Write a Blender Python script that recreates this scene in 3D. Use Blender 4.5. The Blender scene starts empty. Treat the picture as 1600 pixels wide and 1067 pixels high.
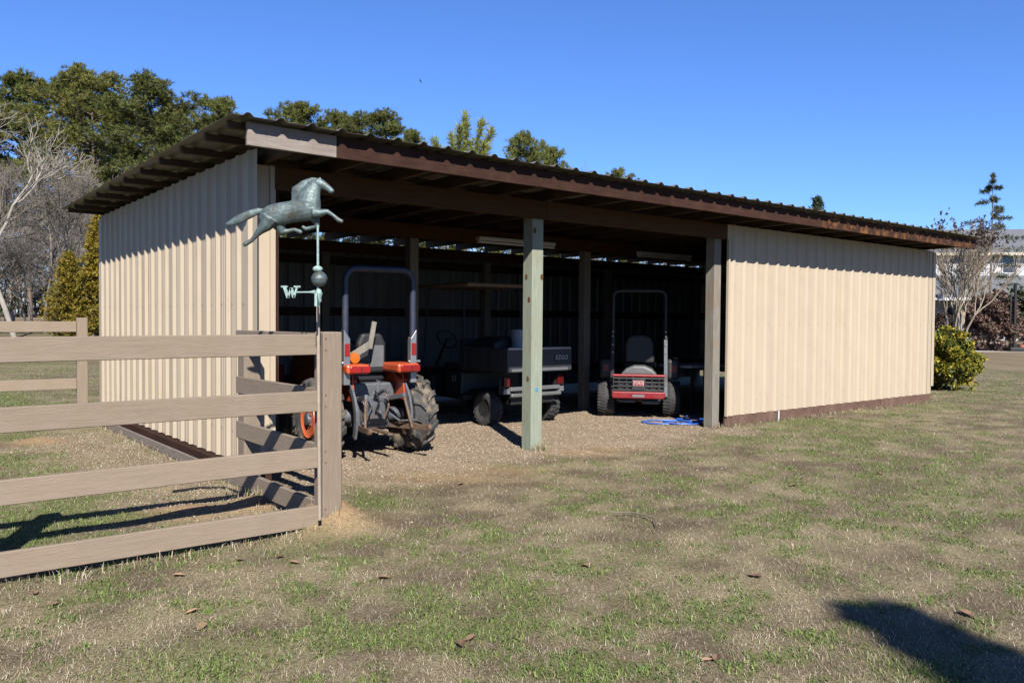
import bpy, bmesh, math, random
import numpy as np
from mathutils import Vector, Matrix
random.seed(7); rng = np.random.default_rng(7)
R = math.radians
scn = bpy.context.scene
col = scn.collection

# ---------------------------------------------------------------- camera, sky, sun
F_PX, PITCH, ROLL, CAM_H = 1274.3, 0.0275, -0.0081, 1.5
X0, Y0, TH = -2.2946, 7.1925, 0.6809          # front left corner of the shed and its turn
cam = bpy.data.cameras.new('camera'); cam_o = bpy.data.objects.new('camera', cam); col.objects.link(cam_o)
cam.sensor_fit = 'HORIZONTAL'; cam.sensor_width = 36; cam.lens = F_PX / 1600 * 36
cam.clip_start = 0.05; cam.clip_end = 3000
cam_o.matrix_world = (Matrix.Translation((0, 0, CAM_H)) @ Matrix.Rotation(R(90) - PITCH, 4, 'X')
                      @ Matrix.Rotation(-ROLL, 4, 'Z'))
scn.camera = cam_o
SUN_EL, SUN_AZ = R(38.6), R(167.8)             # azimuth clockwise from +Y, towards the sun
world = bpy.data.worlds.new('World'); scn.world = world; world.use_nodes = True
wn = world.node_tree.nodes; wl_ = world.node_tree.links
sky = wn.new('ShaderNodeTexSky'); sky.sky_type = 'NISHITA'; sky.sun_disc = False
sky.sun_elevation = SUN_EL; sky.sun_rotation = SUN_AZ
sky.altitude = 300; sky.air_density = 1.0; sky.dust_density = 0.0; sky.ozone_density = 4.0
wn['Background'].inputs[1].default_value = 0.05
tintn = wn.new('ShaderNodeMix'); tintn.data_type = 'RGBA'; tintn.blend_type = 'MULTIPLY'; tintn.inputs[0].default_value = 1
tintn.inputs[7].default_value = (0.66, 0.92, 1.42, 1)      # the clear deep blue of this winter sky, evenly over all of it
wl_.new(sky.outputs[0], tintn.inputs[6]); wl_.new(tintn.outputs[2], wn['Background'].inputs[0])
sun = bpy.data.lights.new('sun', 'SUN'); sun_o = bpy.data.objects.new('sun', sun); col.objects.link(sun_o)
sun.energy = 5.0; sun.angle = R(0.53); sun.color = (1, 0.945, 0.86)
sd = Vector((math.sin(SUN_AZ) * math.cos(SUN_EL), math.cos(SUN_AZ) * math.cos(SUN_EL), math.sin(SUN_EL)))
sun_o.rotation_euler = sd.to_track_quat('Z', 'Y').to_euler()
vs = scn.view_settings
vs.view_transform = 'Standard'; vs.look = 'None'; vs.exposure = 1.34; vs.gamma = 1; vs.use_curve_mapping = False

# ---------------------------------------------------------------- coordinates
U = np.array([math.cos(TH), math.sin(TH)]); B = np.array([-math.sin(TH), math.cos(TH)])
def W(s, t, z=0.0):                            # shed coordinates (along front, into shed, up) to world
    return Vector((X0 + s * U[0] + t * B[0], Y0 + s * U[1] + t * B[1], z))
def shed_xy(x, y):
    return (x - X0) * U[0] + (y - Y0) * U[1], (x - X0) * B[0] + (y - Y0) * B[1]
def ray(px, py):
    u = (px - 800) / F_PX; v = (533.5 - py) / F_PX
    c, s = math.cos(ROLL), math.sin(ROLL); u, v = u * c + v * s, -u * s + v * c
    cp, sp = math.cos(PITCH), math.sin(PITCH)
    return Vector((u, cp + v * sp, -sp + v * cp))
def at(px, py, y):                             # point of the pixel's ray at distance y
    d = ray(px, py); return Vector((0, 0, CAM_H)) + d * (y / d.y)
def on_ground(px, py, z=0.0):
    d = ray(px, py); return Vector((0, 0, CAM_H)) + d * ((z - CAM_H) / d.z)
def sstep(a, b, x):
    t = np.clip((x - a) / (b - a), 0, 1); return t * t * (3 - 2 * t)
_lat = rng.random((256, 256))
def vnoise(x, y):
    xi = np.floor(x).astype(int); yi = np.floor(y).astype(int); fx = x - xi; fy = y - yi
    fx = fx * fx * (3 - 2 * fx); fy = fy * fy * (3 - 2 * fy)
    g = lambda i, j: _lat[i % 256, j % 256]
    return (g(xi, yi) * (1 - fx) + g(xi + 1, yi) * fx) * (1 - fy) + (g(xi, yi + 1) * (1 - fx) + g(xi + 1, yi + 1) * fx) * fy
def fbm(x, y, o=4):
    r = 0; a = .5; n = 0
    for k in range(o):
        r = r + a * vnoise(x * 2 ** k + 17.3 * k, y * 2 ** k + 5.1 * k); n += a; a *= .5
    return r / n
MOUNDS = [(*on_ground(516, 822)[:2], .36, .22), (*on_ground(400, 790)[:2], .30, .09), (*on_ground(1327, 640)[:2], .24, .13),
          (*on_ground(300, 800)[:2], .32, .05), (*on_ground(60, 690)[:2], .35, .05)]
def gz(x, y):
    x = np.asarray(x, float); y = np.asarray(y, float)
    z = 1.25 * sstep(24, 75, y) * sstep(8, -14, x)
    s, t = shed_xy(x, y)
    z = z + .035 * (fbm(x * .9, y * .9, 3) - .5) * sstep(0, 1, np.abs(s) * 0 + 1)
    z = z + .02 * (fbm(x * 4, y * 4, 2) - .5)
    for mx, my, mr, mh in MOUNDS:
        d2 = ((x - mx) ** 2 + (y - my) ** 2) / mr ** 2
        z = z + mh * np.exp(-d2 * 2.2) * (.85 + .3 * vnoise(x * 25, y * 25))
    return z
def gzf(x, y): return float(gz(np.array([x]), np.array([y]))[0])

# ---------------------------------------------------------------- mesh helpers
class MB:
    def __init__(s): s.v = []; s.f = []
    def add(s, vs_, fs):
        o = len(s.v); s.v += [tuple(p) for p in vs_]; s.f += [tuple(i + o for i in f) for f in fs]; return s
    def box(s, a, b):
        x0, y0, z0 = a; x1, y1, z1 = b
        return s.add([(x0, y0, z0), (x1, y0, z0), (x1, y1, z0), (x0, y1, z0), (x0, y0, z1), (x1, y0, z1), (x1, y1, z1), (x0, y1, z1)],
                     [(0, 3, 2, 1), (4, 5, 6, 7), (0, 1, 5, 4), (1, 2, 6, 5), (2, 3, 7, 6), (3, 0, 4, 7)])
    def bar(s, p, q, w, h, up=(0, 0, 1)):      # box from p to q, w across, h along up
        p = Vector(p); q = Vector(q); d = (q - p).normalized(); up = Vector(up)
        sx = d.cross(up)
        if sx.length < 1e-4: sx = d.cross(Vector((1, 0, 0)))
        sx.normalize(); uz = sx.cross(d).normalized(); a = sx * w / 2; b = uz * h / 2
        return s.add([p - a - b, p + a - b, p + a + b, p - a + b, q - a - b, q + a - b, q + a + b, q - a + b],
                     [(0, 1, 2, 3), (7, 6, 5, 4), (0, 4, 5, 1), (1, 5, 6, 2), (2, 6, 7, 3), (3, 7, 4, 0)])
    def tube(s, pts, rad, n=8, sy=1.0):
        pts = [Vector(p) for p in pts]
        if not hasattr(rad, '__len__'): rad = [rad] * len(pts)
        o = len(s.v); pr = None
        for i, p in enumerate(pts):
            d = (pts[min(i + 1, len(pts) - 1)] - pts[max(i - 1, 0)]).normalized()
            if pr is None:
                a = d.cross(Vector((0, 1, 0)) if abs(d.y) < .9 else Vector((1, 0, 0))).normalized()
            else:
                a = (pr - d * pr.dot(d)).normalized()
            pr = a; b = d.cross(a)
            for k in range(n):
                t = 2 * math.pi * k / n
                s.v.append(tuple(p + a * math.cos(t) * rad[i] + b * math.sin(t) * rad[i] * sy))
        m = len(pts)
        for i in range(m - 1):
            for k in range(n):
                s.f.append((o + i * n + k, o + i * n + (k + 1) % n, o + (i + 1) * n + (k + 1) % n, o + (i + 1) * n + k))
        s.f.append(tuple(o + k for k in range(n))[::-1]); s.f.append(tuple(o + (m - 1) * n + k for k in range(n)))
        return s
    def lathe(s, prof, c=(0, 0, 0), ax='x', n=32):   # prof: (along axis, radius)
        o = len(s.v); m = len(prof)
        for (h, r) in prof:
            for k in range(n):
                t = 2 * math.pi * k / n; a, b = r * math.cos(t), r * math.sin(t)
                p = {'x': (h, a, b), 'y': (a, h, b), 'z': (a, b, h)}[ax]
                s.v.append((p[0] + c[0], p[1] + c[1], p[2] + c[2]))
        for i in range(m - 1):
            for k in range(n):
                s.f.append((o + i * n + k, o + i * n + (k + 1) % n, o + (i + 1) * n + (k + 1) % n, o + (i + 1) * n + k))
        if prof[0][1] > 1e-5: s.f.append(tuple(o + k for k in range(n))[::-1])
        if prof[-1][1] > 1e-5: s.f.append(tuple(o + (m - 1) * n + k for k in range(n)))
        return s
    def prism(s, poly, y0, y1):                # poly in x,z, swept along y
        n = len(poly)
        return s.add([(x, y0, z) for x, z in poly] + [(x, y1, z) for x, z in poly],
                     [tuple(range(n)), tuple(range(2 * n - 1, n - 1, -1))] + [(i, i + n, (i + 1) % n + n, (i + 1) % n) for i in range(n)])
    def build(s, name, mat, parent=None, loc=(0, 0, 0), rot=(0, 0, 0), smooth=False, bevel=0, seg=2):
        me = bpy.data.meshes.new(name); me.from_pydata(s.v, [], s.f); me.validate(); me.update()
        bm = bmesh.new(); bm.from_mesh(me); bmesh.ops.recalc_face_normals(bm, faces=bm.faces); bm.to_mesh(me); bm.free()
        return link(name, me, mat, parent, loc, rot, smooth, bevel, seg)
def link(name, me, mat, parent=None, loc=(0, 0, 0), rot=(0, 0, 0), smooth=False, bevel=0, seg=2):
    o = bpy.data.objects.new(name, me); col.objects.link(o)
    if mat and not me.materials: me.materials.append(mat)
    o.location = loc; o.rotation_euler = rot
    if parent: o.parent = parent
    if smooth:
        me.shade_smooth() if hasattr(me, 'shade_smooth') else None
        try: me.set_sharp_from_angle(angle=R(38))
        except Exception: pass
    if bevel:
        m = o.modifiers.new('bevel', 'BEVEL'); m.width = bevel; m.segments = seg; m.limit_method = 'ANGLE'; m.angle_limit = R(40)
    return o
def np_mesh(name, v, f, rgb=None):
    me = bpy.data.meshes.new(name); v = np.asarray(v, np.float32); f = np.asarray(f, np.int32); k = f.shape[1]
    me.vertices.add(len(v)); me.vertices.foreach_set('co', v.ravel())
    me.loops.add(f.size); me.loops.foreach_set('vertex_index', f.ravel())
    me.polygons.add(len(f)); me.polygons.foreach_set('loop_start', np.arange(0, f.size, k, dtype=np.int32))
    me.update(calc_edges=True)
    if rgb is not None:
        a = me.color_attributes.new('tint', 'FLOAT_COLOR', 'POINT')
        c = np.ones((len(v), 4), np.float32); c[:, :3] = rgb; a.data.foreach_set('color', c.ravel())
    return me
def empty(name, loc, rz=0, label=None, cat=None, group=None):
    o = bpy.data.objects.new(name, None); col.objects.link(o); o.location = loc; o.rotation_euler = (0, 0, rz)
    o.empty_display_size = .2
    if label: tag(o, label, cat, group)
    return o
def tag(o, label=None, cat=None, group=None, kind=None):
    if label: o['label'] = label
    if cat: o['category'] = cat
    if group: o['group'] = group
    if kind: o['kind'] = kind
    return o

# ---------------------------------------------------------------- materials
def hexc(h):
    r = [int(h[i:i + 2], 16) / 255 for i in (0, 2, 4)]
    return tuple(x / 12.92 if x < .04045 else ((x + .055) / 1.055) ** 2.4 for x in r)
def mat(name, c, rough=.7, metal=0, var=.18, scale=6, grain=None, bump=.0, bscale=60, dirt=None, damt=.4, dscale=2.5, rnd=.12, tint=False, transl=0, spec=.4, crack=0):
    KA = .44; c = tuple(q * KA for q in c); dirt = tuple(q * KA for q in dirt) if dirt else None
    m = bpy.data.materials.new(name); m.use_nodes = True; nt = m.node_tree; N = nt.nodes; L = nt.links
    p = N['Principled BSDF']; p.inputs['Roughness'].default_value = rough; p.inputs['Metallic'].default_value = metal
    p.inputs['Specular IOR Level'].default_value = spec
    tc = N.new('ShaderNodeTexCoord'); mp = N.new('ShaderNodeMapping'); L.new(tc.outputs['Object'], mp.inputs[0])
    if grain: mp.inputs['Scale'].default_value = grain
    no = N.new('ShaderNodeTexNoise'); no.inputs['Scale'].default_value = scale; no.inputs['Detail'].default_value = 6; no.inputs['Roughness'].default_value = .65
    L.new(mp.outputs[0], no.inputs['Vector'])
    hs = N.new('ShaderNodeHueSaturation')
    if tint:
        at_ = N.new('ShaderNodeAttribute'); at_.attribute_name = 'tint'; L.new(at_.outputs['Color'], hs.inputs['Color'])
    else:
        hs.inputs['Color'].default_value = (*c, 1)
    oi = N.new('ShaderNodeObjectInfo')
    m1 = N.new('ShaderNodeMath'); m1.operation = 'MULTIPLY_ADD'; m1.inputs[1].default_value = 2 * var; m1.inputs[2].default_value = 1 - var
    mr = N.new('ShaderNodeMapRange'); mr.inputs[1].default_value = .3; mr.inputs[2].default_value = .7; L.new(no.outputs['Fac'], mr.inputs[0])
    L.new(mr.outputs[0], m1.inputs[0])
    m2 = N.new('ShaderNodeMath'); m2.operation = 'MULTIPLY_ADD'; m2.inputs[1].default_value = 2 * rnd * (KA if tint else 1); m2.inputs[2].default_value = (1 - rnd) * (KA if tint else 1); L.new(oi.outputs['Random'], m2.inputs[0])
    m3 = N.new('ShaderNodeMath'); m3.operation = 'MULTIPLY'; L.new(m1.outputs[0], m3.inputs[0]); L.new(m2.outputs[0], m3.inputs[1])
    L.new(m3.outputs[0], hs.inputs['Value']); out = hs.outputs[0]
    if dirt:
        n2 = N.new('ShaderNodeTexNoise'); n2.inputs['Scale'].default_value = dscale; n2.inputs['Detail'].default_value = 8; n2.inputs['Roughness'].default_value = .7
        L.new(tc.outputs['Object'], n2.inputs['Vector'])
        r2 = N.new('ShaderNodeMapRange'); r2.inputs[1].default_value = .48; r2.inputs[2].default_value = .68; r2.inputs[4].default_value = damt; L.new(n2.outputs['Fac'], r2.inputs[0])
        mx = N.new('ShaderNodeMix'); mx.data_type = 'RGBA'; L.new(r2.outputs[0], mx.inputs[0]); L.new(out, mx.inputs[6]); mx.inputs[7].default_value = (*dirt, 1); out = mx.outputs[2]
    L.new(out, p.inputs['Base Color'])
    if bump:
        n3 = N.new('ShaderNodeTexNoise'); n3.inputs['Scale'].default_value = bscale; n3.inputs['Detail'].default_value = 4; L.new(mp.outputs[0], n3.inputs['Vector'])
        b = N.new('ShaderNodeBump'); b.inputs['Strength'].default_value = bump; b.inputs['Distance'].default_value = .01; L.new(n3.outputs['Fac'], b.inputs['Height']); L.new(b.outputs[0], p.inputs['Normal'])
    if transl:
        tr = N.new('ShaderNodeBsdfTranslucent'); L.new(out, tr.inputs[0]); ms = N.new('ShaderNodeMixShader'); ms.inputs[0].default_value = transl
        L.new(p.outputs[0], ms.inputs[1]); L.new(tr.outputs[0], ms.inputs[2]); L.new(ms.outputs[0], N['Material Output'].inputs[0])
    return m
GX = (1, 14, 14)
m_tan = mat('tan_metal', (.645, .535, .40), .5, spec=.2, var=.03, scale=1.2, dirt=(.42, .32, .21), damt=.18, dscale=1.6, rnd=.015, bump=.03, bscale=6)
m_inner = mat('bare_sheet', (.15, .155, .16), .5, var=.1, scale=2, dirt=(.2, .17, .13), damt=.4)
m_roof = mat('galvanised_roof', (.28, .265, .22), .5, metal=.25, var=.2, scale=3, dirt=(.16, .13, .09), damt=.5)
m_brown = mat('stained_wood', (.062, .030, .022), .75, spec=.08, var=.35, scale=5, grain=GX, bump=.3, bscale=25, dirt=(.10, .055, .036), damt=.5, dscale=3, rnd=.2)
m_scrape = mat('scraped_wood', (.066, .033, .024), .75, spec=.08, var=.35, scale=5, grain=GX, bump=.4, bscale=25, dirt=(.40, .17, .06), damt=.75, dscale=4.5, rnd=.1)
m_beamw = mat('pine_beam', (.12, .058, .028), .75, spec=.08, var=.28, scale=4, grain=GX, bump=.2, bscale=20, rnd=.15)
m_rafter = mat('rafter_wood', (.10, .058, .035), .8, var=.3, scale=4, grain=GX, bump=.2, bscale=20, rnd=.25)
m_grey = mat('weathered_board', (.36, .31, .275), .85, var=.25, scale=5, grain=GX, bump=.35, bscale=25, dirt=(.25, .17, .12), damt=.5, rnd=.05)
GZ = (14, 14, 1)
m_treated = mat('treated_post', (.36, .41, .315), .8, var=.2, scale=3.5, grain=GZ, bump=.3, bscale=16, dirt=(.36, .27, .15), damt=.55, dscale=1.6, rnd=.03)
m_oldpost = mat('old_post', (.27, .25, .21), .85, var=.3, scale=4, grain=GZ, bump=.35, bscale=16, dirt=(.33, .18, .09), damt=.6, dscale=2, rnd=.1)
m_skirt = mat('skirt_timber', (.16, .085, .06), .85, var=.35, scale=5, grain=GX, bump=.4, bscale=20, dirt=(.30, .20, .13), damt=.55, dscale=4)
m_skirtg = mat('grey_timber', (.27, .22, .18), .85, var=.3, scale=5, grain=GX, bump=.4, bscale=20, rnd=.1)
m_fence = mat('fence_paint', (.33, .255, .185), .75, var=.12, scale=4, grain=GX, bump=.3, bscale=18, dirt=(.40, .32, .26), damt=.35, dscale=3, rnd=.05)
m_fencep = mat('fence_post_paint', (.325, .25, .185), .75, var=.14, scale=4, grain=GZ, bump=.3, bscale=14, dirt=(.27, .2, .15), damt=.4, dscale=3, rnd=.05)
m_screw = mat('screw_head', (.7, .66, .58), .35, metal=.6, var=.1)
m_knot = mat('knot_wood', (.17, .085, .04), .8, var=.5, scale=50, spec=.1)
m_bluep = mat('blue_paint', (.12, .33, .52), .7, var=.3, scale=80)
m_patina = mat('copper_patina', (.155, .215, .22), .5, metal=.35, var=.4, scale=22, bump=.25, bscale=60, dirt=(.09, .075, .055), damt=.85, dscale=9)
m_patl = mat('pale_patina', (.38, .55, .53), .6, var=.25, scale=40, dirt=(.22, .28, .2), damt=.6, dscale=30)
m_pipe = mat('painted_pipe', (.42, .34, .26), .6, var=.15, scale=20)
m_orange = mat('orange_paint', (.70, .10, .025), .38, var=.1, scale=8, dirt=(.30, .16, .09), damt=.4, dscale=6)
m_rimo = mat('orange_rim', (.72, .15, .06), .45, var=.12, scale=8, dirt=(.42, .26, .16), damt=.5, dscale=7)
m_tyre = mat('tyre_rubber', (.06, .06, .062), .85, var=.3, scale=15, dirt=(.40, .31, .21), damt=.85, dscale=6, bump=.2, bscale=80)
m_tyred = mat('dark_rubber', (.04, .04, .042), .85, var=.25, scale=15, dirt=(.16, .14, .12), damt=.4, dscale=9)
m_rops = mat('navy_grey_tube', (.045, .055, .10), .42, var=.15, scale=12, dirt=(.14, .13, .12), damt=.35, dscale=8)
m_iron = mat('grey_iron', (.17, .19, .22), .5, metal=.3, var=.25, scale=15, dirt=(.17, .09, .05), damt=.6, dscale=9)
m_rust = mat('rusty_steel', (.20, .12, .075), .75, metal=.2, var=.35, scale=20, dirt=(.25, .24, .23), damt=.5, dscale=14)
m_black = mat('black_plastic', (.018, .018, .02), .55, var=.2, scale=10)
m_dgrey = mat('dark_grey_plastic', (.035, .037, .042), .5, var=.2, scale=10, dirt=(.12, .11, .1), damt=.3)
m_vinyl = mat('black_vinyl', (.03, .03, .034), .5, var=.15, scale=10)
m_gvinyl = mat('grey_vinyl', (.15, .15, .16), .55, var=.15, scale=10)
m_redlens = mat('red_lens', (.36, .015, .012), .2, var=.1, spec=.6)
m_shadelens = mat('shaded_red_lens', (.12, .008, .008), .25, var=.1)  # red lens darkened in colour for the shade on the cart's tail lamps
m_amber = mat('amber_lens', (.75, .19, .01), .25, var=.2, scale=60, spec=.6)
m_white = mat('white_plastic', (.72, .73, .76), .45, var=.05)
m_letter = mat('letter_white', (.75, .77, .8), .5, var=.03)
m_silver = mat('aluminium', (.52, .53, .55), .35, metal=.7, var=.1)
m_cart = mat('cart_body', (.03, .045, .05), .4, var=.15, scale=6)
m_bed = mat('cart_bed', (.055, .06, .072), .5, var=.15, scale=6, dirt=(.14, .12, .1), damt=.3)
m_canopy = mat('canopy_tan', (.36, .23, .14), .6, var=.1)
m_mred = mat('mower_red', (.36, .022, .03), .35, var=.1, scale=8, dirt=(.25, .12, .1), damt=.35, dscale=8)
m_hose = mat('blue_hose', (.03, .14, .62), .45, var=.1)
m_tubing = mat('black_tubing', (.02, .02, .022), .5)
m_bark = mat('pine_bark', (.20, .155, .125), .9, var=.3, scale=3, bump=.4, bscale=8)
m_bare = mat('grey_bark', (.27, .235, .205), .9, var=.3, scale=2, rnd=.15)
m_crape = mat('crape_bark', (.46, .38, .28), .8, var=.25, scale=3)
m_leafy = mat('foliage', (0, 0, 0), .6, tint=True, var=.1, scale=2, rnd=.12, transl=.25, spec=.3)
m_grass = mat('grass_blades', (0, 0, 0), .75, tint=True, var=.05, rnd=0, transl=.2, spec=.2)
m_stone = mat('gravel', (0, 0, 0), .85, tint=True, var=.15, scale=40, rnd=0)
m_deadleaf = mat('dead_leaf', (.33, .20, .12), .8, var=.3, scale=20, rnd=.35)
m_hwall = mat('white_siding', (.80, .81, .84), .7, var=.03)
m_hroof = mat('grey_shingle', (.17, .18, .20), .9, var=.25, scale=8)
m_glass = mat('window_glass', (.05, .06, .08), .15, var=.1, spec=.7)
m_cream = mat('cream_trim', (.72, .64, .48), .6, var=.04)
m_concrete = mat('concrete', (.52, .50, .46), .85, var=.12, scale=3)
m_mulch = mat('mulch', (.16, .07, .045), .95, var=.4, scale=14, bump=.5, bscale=30)
m_terra = mat('terracotta', (.50, .17, .09), .7, var=.15)

# ---------------------------------------------------------------- ground
def axis(lo, hi, a, b, d):
    c = list(np.arange(a, b, d)); x, st = b, d
    while x < hi: c.append(x); st *= 1.16; x += st
    c.append(hi); x, st, l = a, d, []
    while True:
        st *= 1.16; x -= st
        if x <= lo: break
        l.append(x)
    return np.array([lo] + l[::-1] + c)
def masks(x, y):
    s, t = shed_xy(x, y); n = fbm(x * 1.1, y * 1.1, 4)
    j = (fbm(x * 2.3 + 9, y * 2.3, 3) - .5) * 1.5
    gr = sstep(-1.0, .1, t + j) * sstep(-.1, .4, s + .3 * j) * sstep(7.2, 6.5, s + .4 * j) * sstep(7, 6, t)
    gr = np.maximum(gr, sstep(-1.5, -.7, s + j) * sstep(.3, -.1, s) * sstep(-2.0, -.4, t + j) * sstep(6.5, 5.0, t) * .62)
    inside = sstep(.15, .4, t) * sstep(5.6, 5.3, t) * sstep(0, .2, s) * sstep(13.2, 13, s)
    gr = np.maximum(gr, inside)
    d = np.zeros_like(x)
    for mx, my, mr, mh in MOUNDS: d = np.maximum(d, np.clip(1.5 * np.exp(-((x - mx) ** 2 + (y - my) ** 2) / mr ** 2 * 1.5) * (.6 + .7 * vnoise(x * 9, y * 9)), 0, 1))
    for px, py, r in ((905, 706, .42), (690, 745, .5), (770, 735, .45), (960, 700, .4)):
        g = on_ground(px, py); d = np.maximum(d, .8 * np.exp(-(((x - g.x) / (r * 1.5)) ** 2 + ((y - g.y) / (r * .7)) ** 2) * 1.5) * (.4 + n))
    big = fbm(x * .45 + 3, y * .45 + 8, 3); sm = fbm(x * 2.6, y * 2.6 + 4, 3); fine = fbm(x * 7 + 2, y * 7, 2)
    vf = fbm(x * 15 + 7, y * 15 + 1, 2); gn = sstep(.485, .60, .18 * big + .28 * sm + .28 * fine + .26 * vf)
    left = sstep(.2, -.6, s) * sstep(-2.0, -1.5, t)
    gn = np.maximum(gn, left * sstep(.36, .52, .4 * big + .35 * sm + .25 * fine))
    for px, py, r, a in ((310, 1045, .35, 1), (590, 785, .38, .9), (560, 815, .2, .9), (1180, 685, .5, 1), (1255, 662, .7, 1), (1420, 630, .9, .8), (480, 855, .3, .7), (820, 945, .25, .8), (100, 880, .5, .5), (1440, 1050, .3, .9), (1015, 870, .5, .4), (1400, 760, .9, .4), (870, 715, .2, .8), (250, 1040, .3, .8)):
        g = on_ground(px, py); gn = np.maximum(gn, a * np.exp(-(((x - g.x) / r) ** 2 + ((y - g.y) / r) ** 2) * 1.3) * (.45 + .9 * sm))
    gn = gn * (1 - gr * .93) * (1 - np.clip(d, 0, 1) * .9)
    return np.clip(gr, 0, 1), np.clip(d, 0, 1), np.clip(gn, 0, 1)
gx = axis(-700, 700, -8, 13, .1); gy = axis(-60, 1200, 2.2, 20, .1)
XX, YY = np.meshgrid(gx, gy); ZZ = gz(XX, YY)
nx, ny = len(gx), len(gy); idx = np.arange(nx * ny).reshape(ny, nx)
fq = np.stack([idx[:-1, :-1], idx[:-1, 1:], idx[1:, 1:], idx[1:, :-1]], -1).reshape(-1, 4)
gr, di, gn = masks(XX.ravel(), YY.ravel())
far = sstep(22, 45, np.hypot(XX, YY).ravel())
straw = np.array([.35, .29, .18]); soil = np.array([.175, .135, .09]); greenc = np.array([.19, .21, .08]); gravc = np.array([.38, .295, .205]); dirtc = np.array([.43, .29, .16])
mot = fbm(XX.ravel() * 3.4, YY.ravel() * 3.4 + 40, 4)[:, None]; mot2 = fbm(XX.ravel() * 6, YY.ravel() * 6, 3)[:, None]
base = soil + (straw - soil) * np.clip((mot - .3) * 2.4 + (mot2 - .5) * .8, 0, 1)
base = base * (1 - gn[:, None] * .75) + greenc * gn[:, None] * .75
base = base * (1 - gr[:, None]) + gravc * (.7 + .6 * mot2) * gr[:, None]
base = base * (1 - di[:, None]) + dirtc * (.85 + .3 * mot2) * di[:, None]
past = np.array([.20, .19, .085]) * (.6 + .8 * mot) ; past2 = np.array([.30, .235, .15]) * (.7 + .6 * mot)
lf = sstep(2, -4, XX.ravel())[:, None] * sstep(60, 30, YY.ravel())[:, None]
base = base * (1 - far[:, None]) + (past * lf + past2 * (1 - lf)) * far[:, None]
gme = np_mesh('ground', np.stack([XX.ravel(), YY.ravel(), ZZ.ravel()], -1), fq, base)
m_ground = mat('ground_soil', (0, 0, 0), .95, tint=True, var=.28, scale=38, rnd=0, bump=.9, bscale=55, spec=.1)
tag(link('ground', gme, m_ground), kind='structure')

# ---------------------------------------------------------------- grass, gravel
def scatter(n, ylo, yhi, p=1.0):
    y = ylo + (yhi - ylo) * rng.random(n) ** p
    x = (rng.random(n) * 2 - 1) * (y * .70 + .8)
    return x, y
def blades(n, x, y, h, w, lean, rgb, name, label, cat):
    a = rng.random(n) * 2 * np.pi; d = np.stack([np.cos(a), np.sin(a)], -1); nrm = np.stack([-d[:, 1], d[:, 0]], -1)
    z = gz(x, y) - .003; b = np.stack([x, y], -1)
    v = np.zeros((n, 5, 3)); hw = (w / 2)[:, None]
    v[:, 0, :2] = b - nrm * hw; v[:, 1, :2] = b + nrm * hw
    mid = b + d * (h * lean * .45)[:, None]; tip = b + d * (h * lean)[:, None]
    v[:, 2, :2] = mid + nrm * hw * .8; v[:, 3, :2] = mid - nrm * hw * .8; v[:, 4, :2] = tip
    up = h * np.sqrt(np.clip(1 - (lean * .85) ** 2, .03, 1))
    v[:, 0, 2] = z; v[:, 1, 2] = z; v[:, 2, 2] = z + up * .62; v[:, 3, 2] = z + up * .62; v[:, 4, 2] = z + up * (1 - .25 * lean)
    i = np.arange(n)[:, None] * 5
    f = np.concatenate([i + [0, 1, 2], i + [0, 2, 3], i + [3, 2, 4]], 0)
    me = np_mesh(name, v.reshape(-1, 3), f, np.repeat(rgb, 5, 0))
    return tag(link(name, me, m_grass), label, cat, kind='stuff')
def under_roof(x, y):
    s, t = shed_xy(x, y); return (s > .0) & (s < 13.2) & (t > 0.1) & (t < 5.6)
pal = np.array([[.60, .51, .34], [.48, .405, .27], [.78, .70, .54], [.27, .21, .14], [.48, .35, .215]])
n = 640000; x, y = scatter(n, 2.7, 24, 1.8); gr, di, gn = masks(x, y)
dens = fbm(x * 3.1 + 5, y * 3.1, 3)
k = (rng.random(n) > gr * .975) & (rng.random(n) > di * .9) & (rng.random(n) < .35 + 1.3 * dens) & ~under_roof(x, y) & (rng.random(n) > gn * .55)
x, y = x[k], y[k]; n = len(x)
c = pal[rng.integers(0, 5, n)] * (.7 + .6 * rng.random((n, 1))) * (.75 + .5 * fbm(x * 3.4, y * 3.4 + 40, 3)[:, None])
sc = 1 + .045 * np.clip(y - 4, 0, 20)
blades(n, x, y, (.015 + .032 * rng.random(n) ** 2) * (.75 + .25 * sc), (.0015 + .0016 * rng.random(n)) * sc, .72 + .45 * rng.random(n), c, 'dead_grass', 'short straw-coloured winter grass matted over the whole lawn', 'grass')
n = 420000; x, y = scatter(n, 2.7, 26, 1.7); gr, di, gn = masks(x, y)
k = (rng.random(n) < gn * 1.0) & ~under_roof(x, y); x, y, gn = x[k], y[k], gn[k]; n = len(x)
gp = np.array([[.21, .31, .06], [.15, .24, .045], [.30, .37, .11], [.17, .28, .085]])
c = gp[rng.integers(0, 4, n)] * (.65 + .7 * rng.random((n, 1))); sc = 1 + .045 * np.clip(y - 4, 0, 20)
blades(n, x, y, (.012 + .026 * rng.random(n)) * (.75 + .25 * sc) * (.6 + .5 * gn), (.003 + .004 * rng.random(n)) * sc, .35 + .75 * rng.random(n), c, 'green_grass', 'fresh green grass and weeds growing in patches on the lawn', 'grass')
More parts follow.
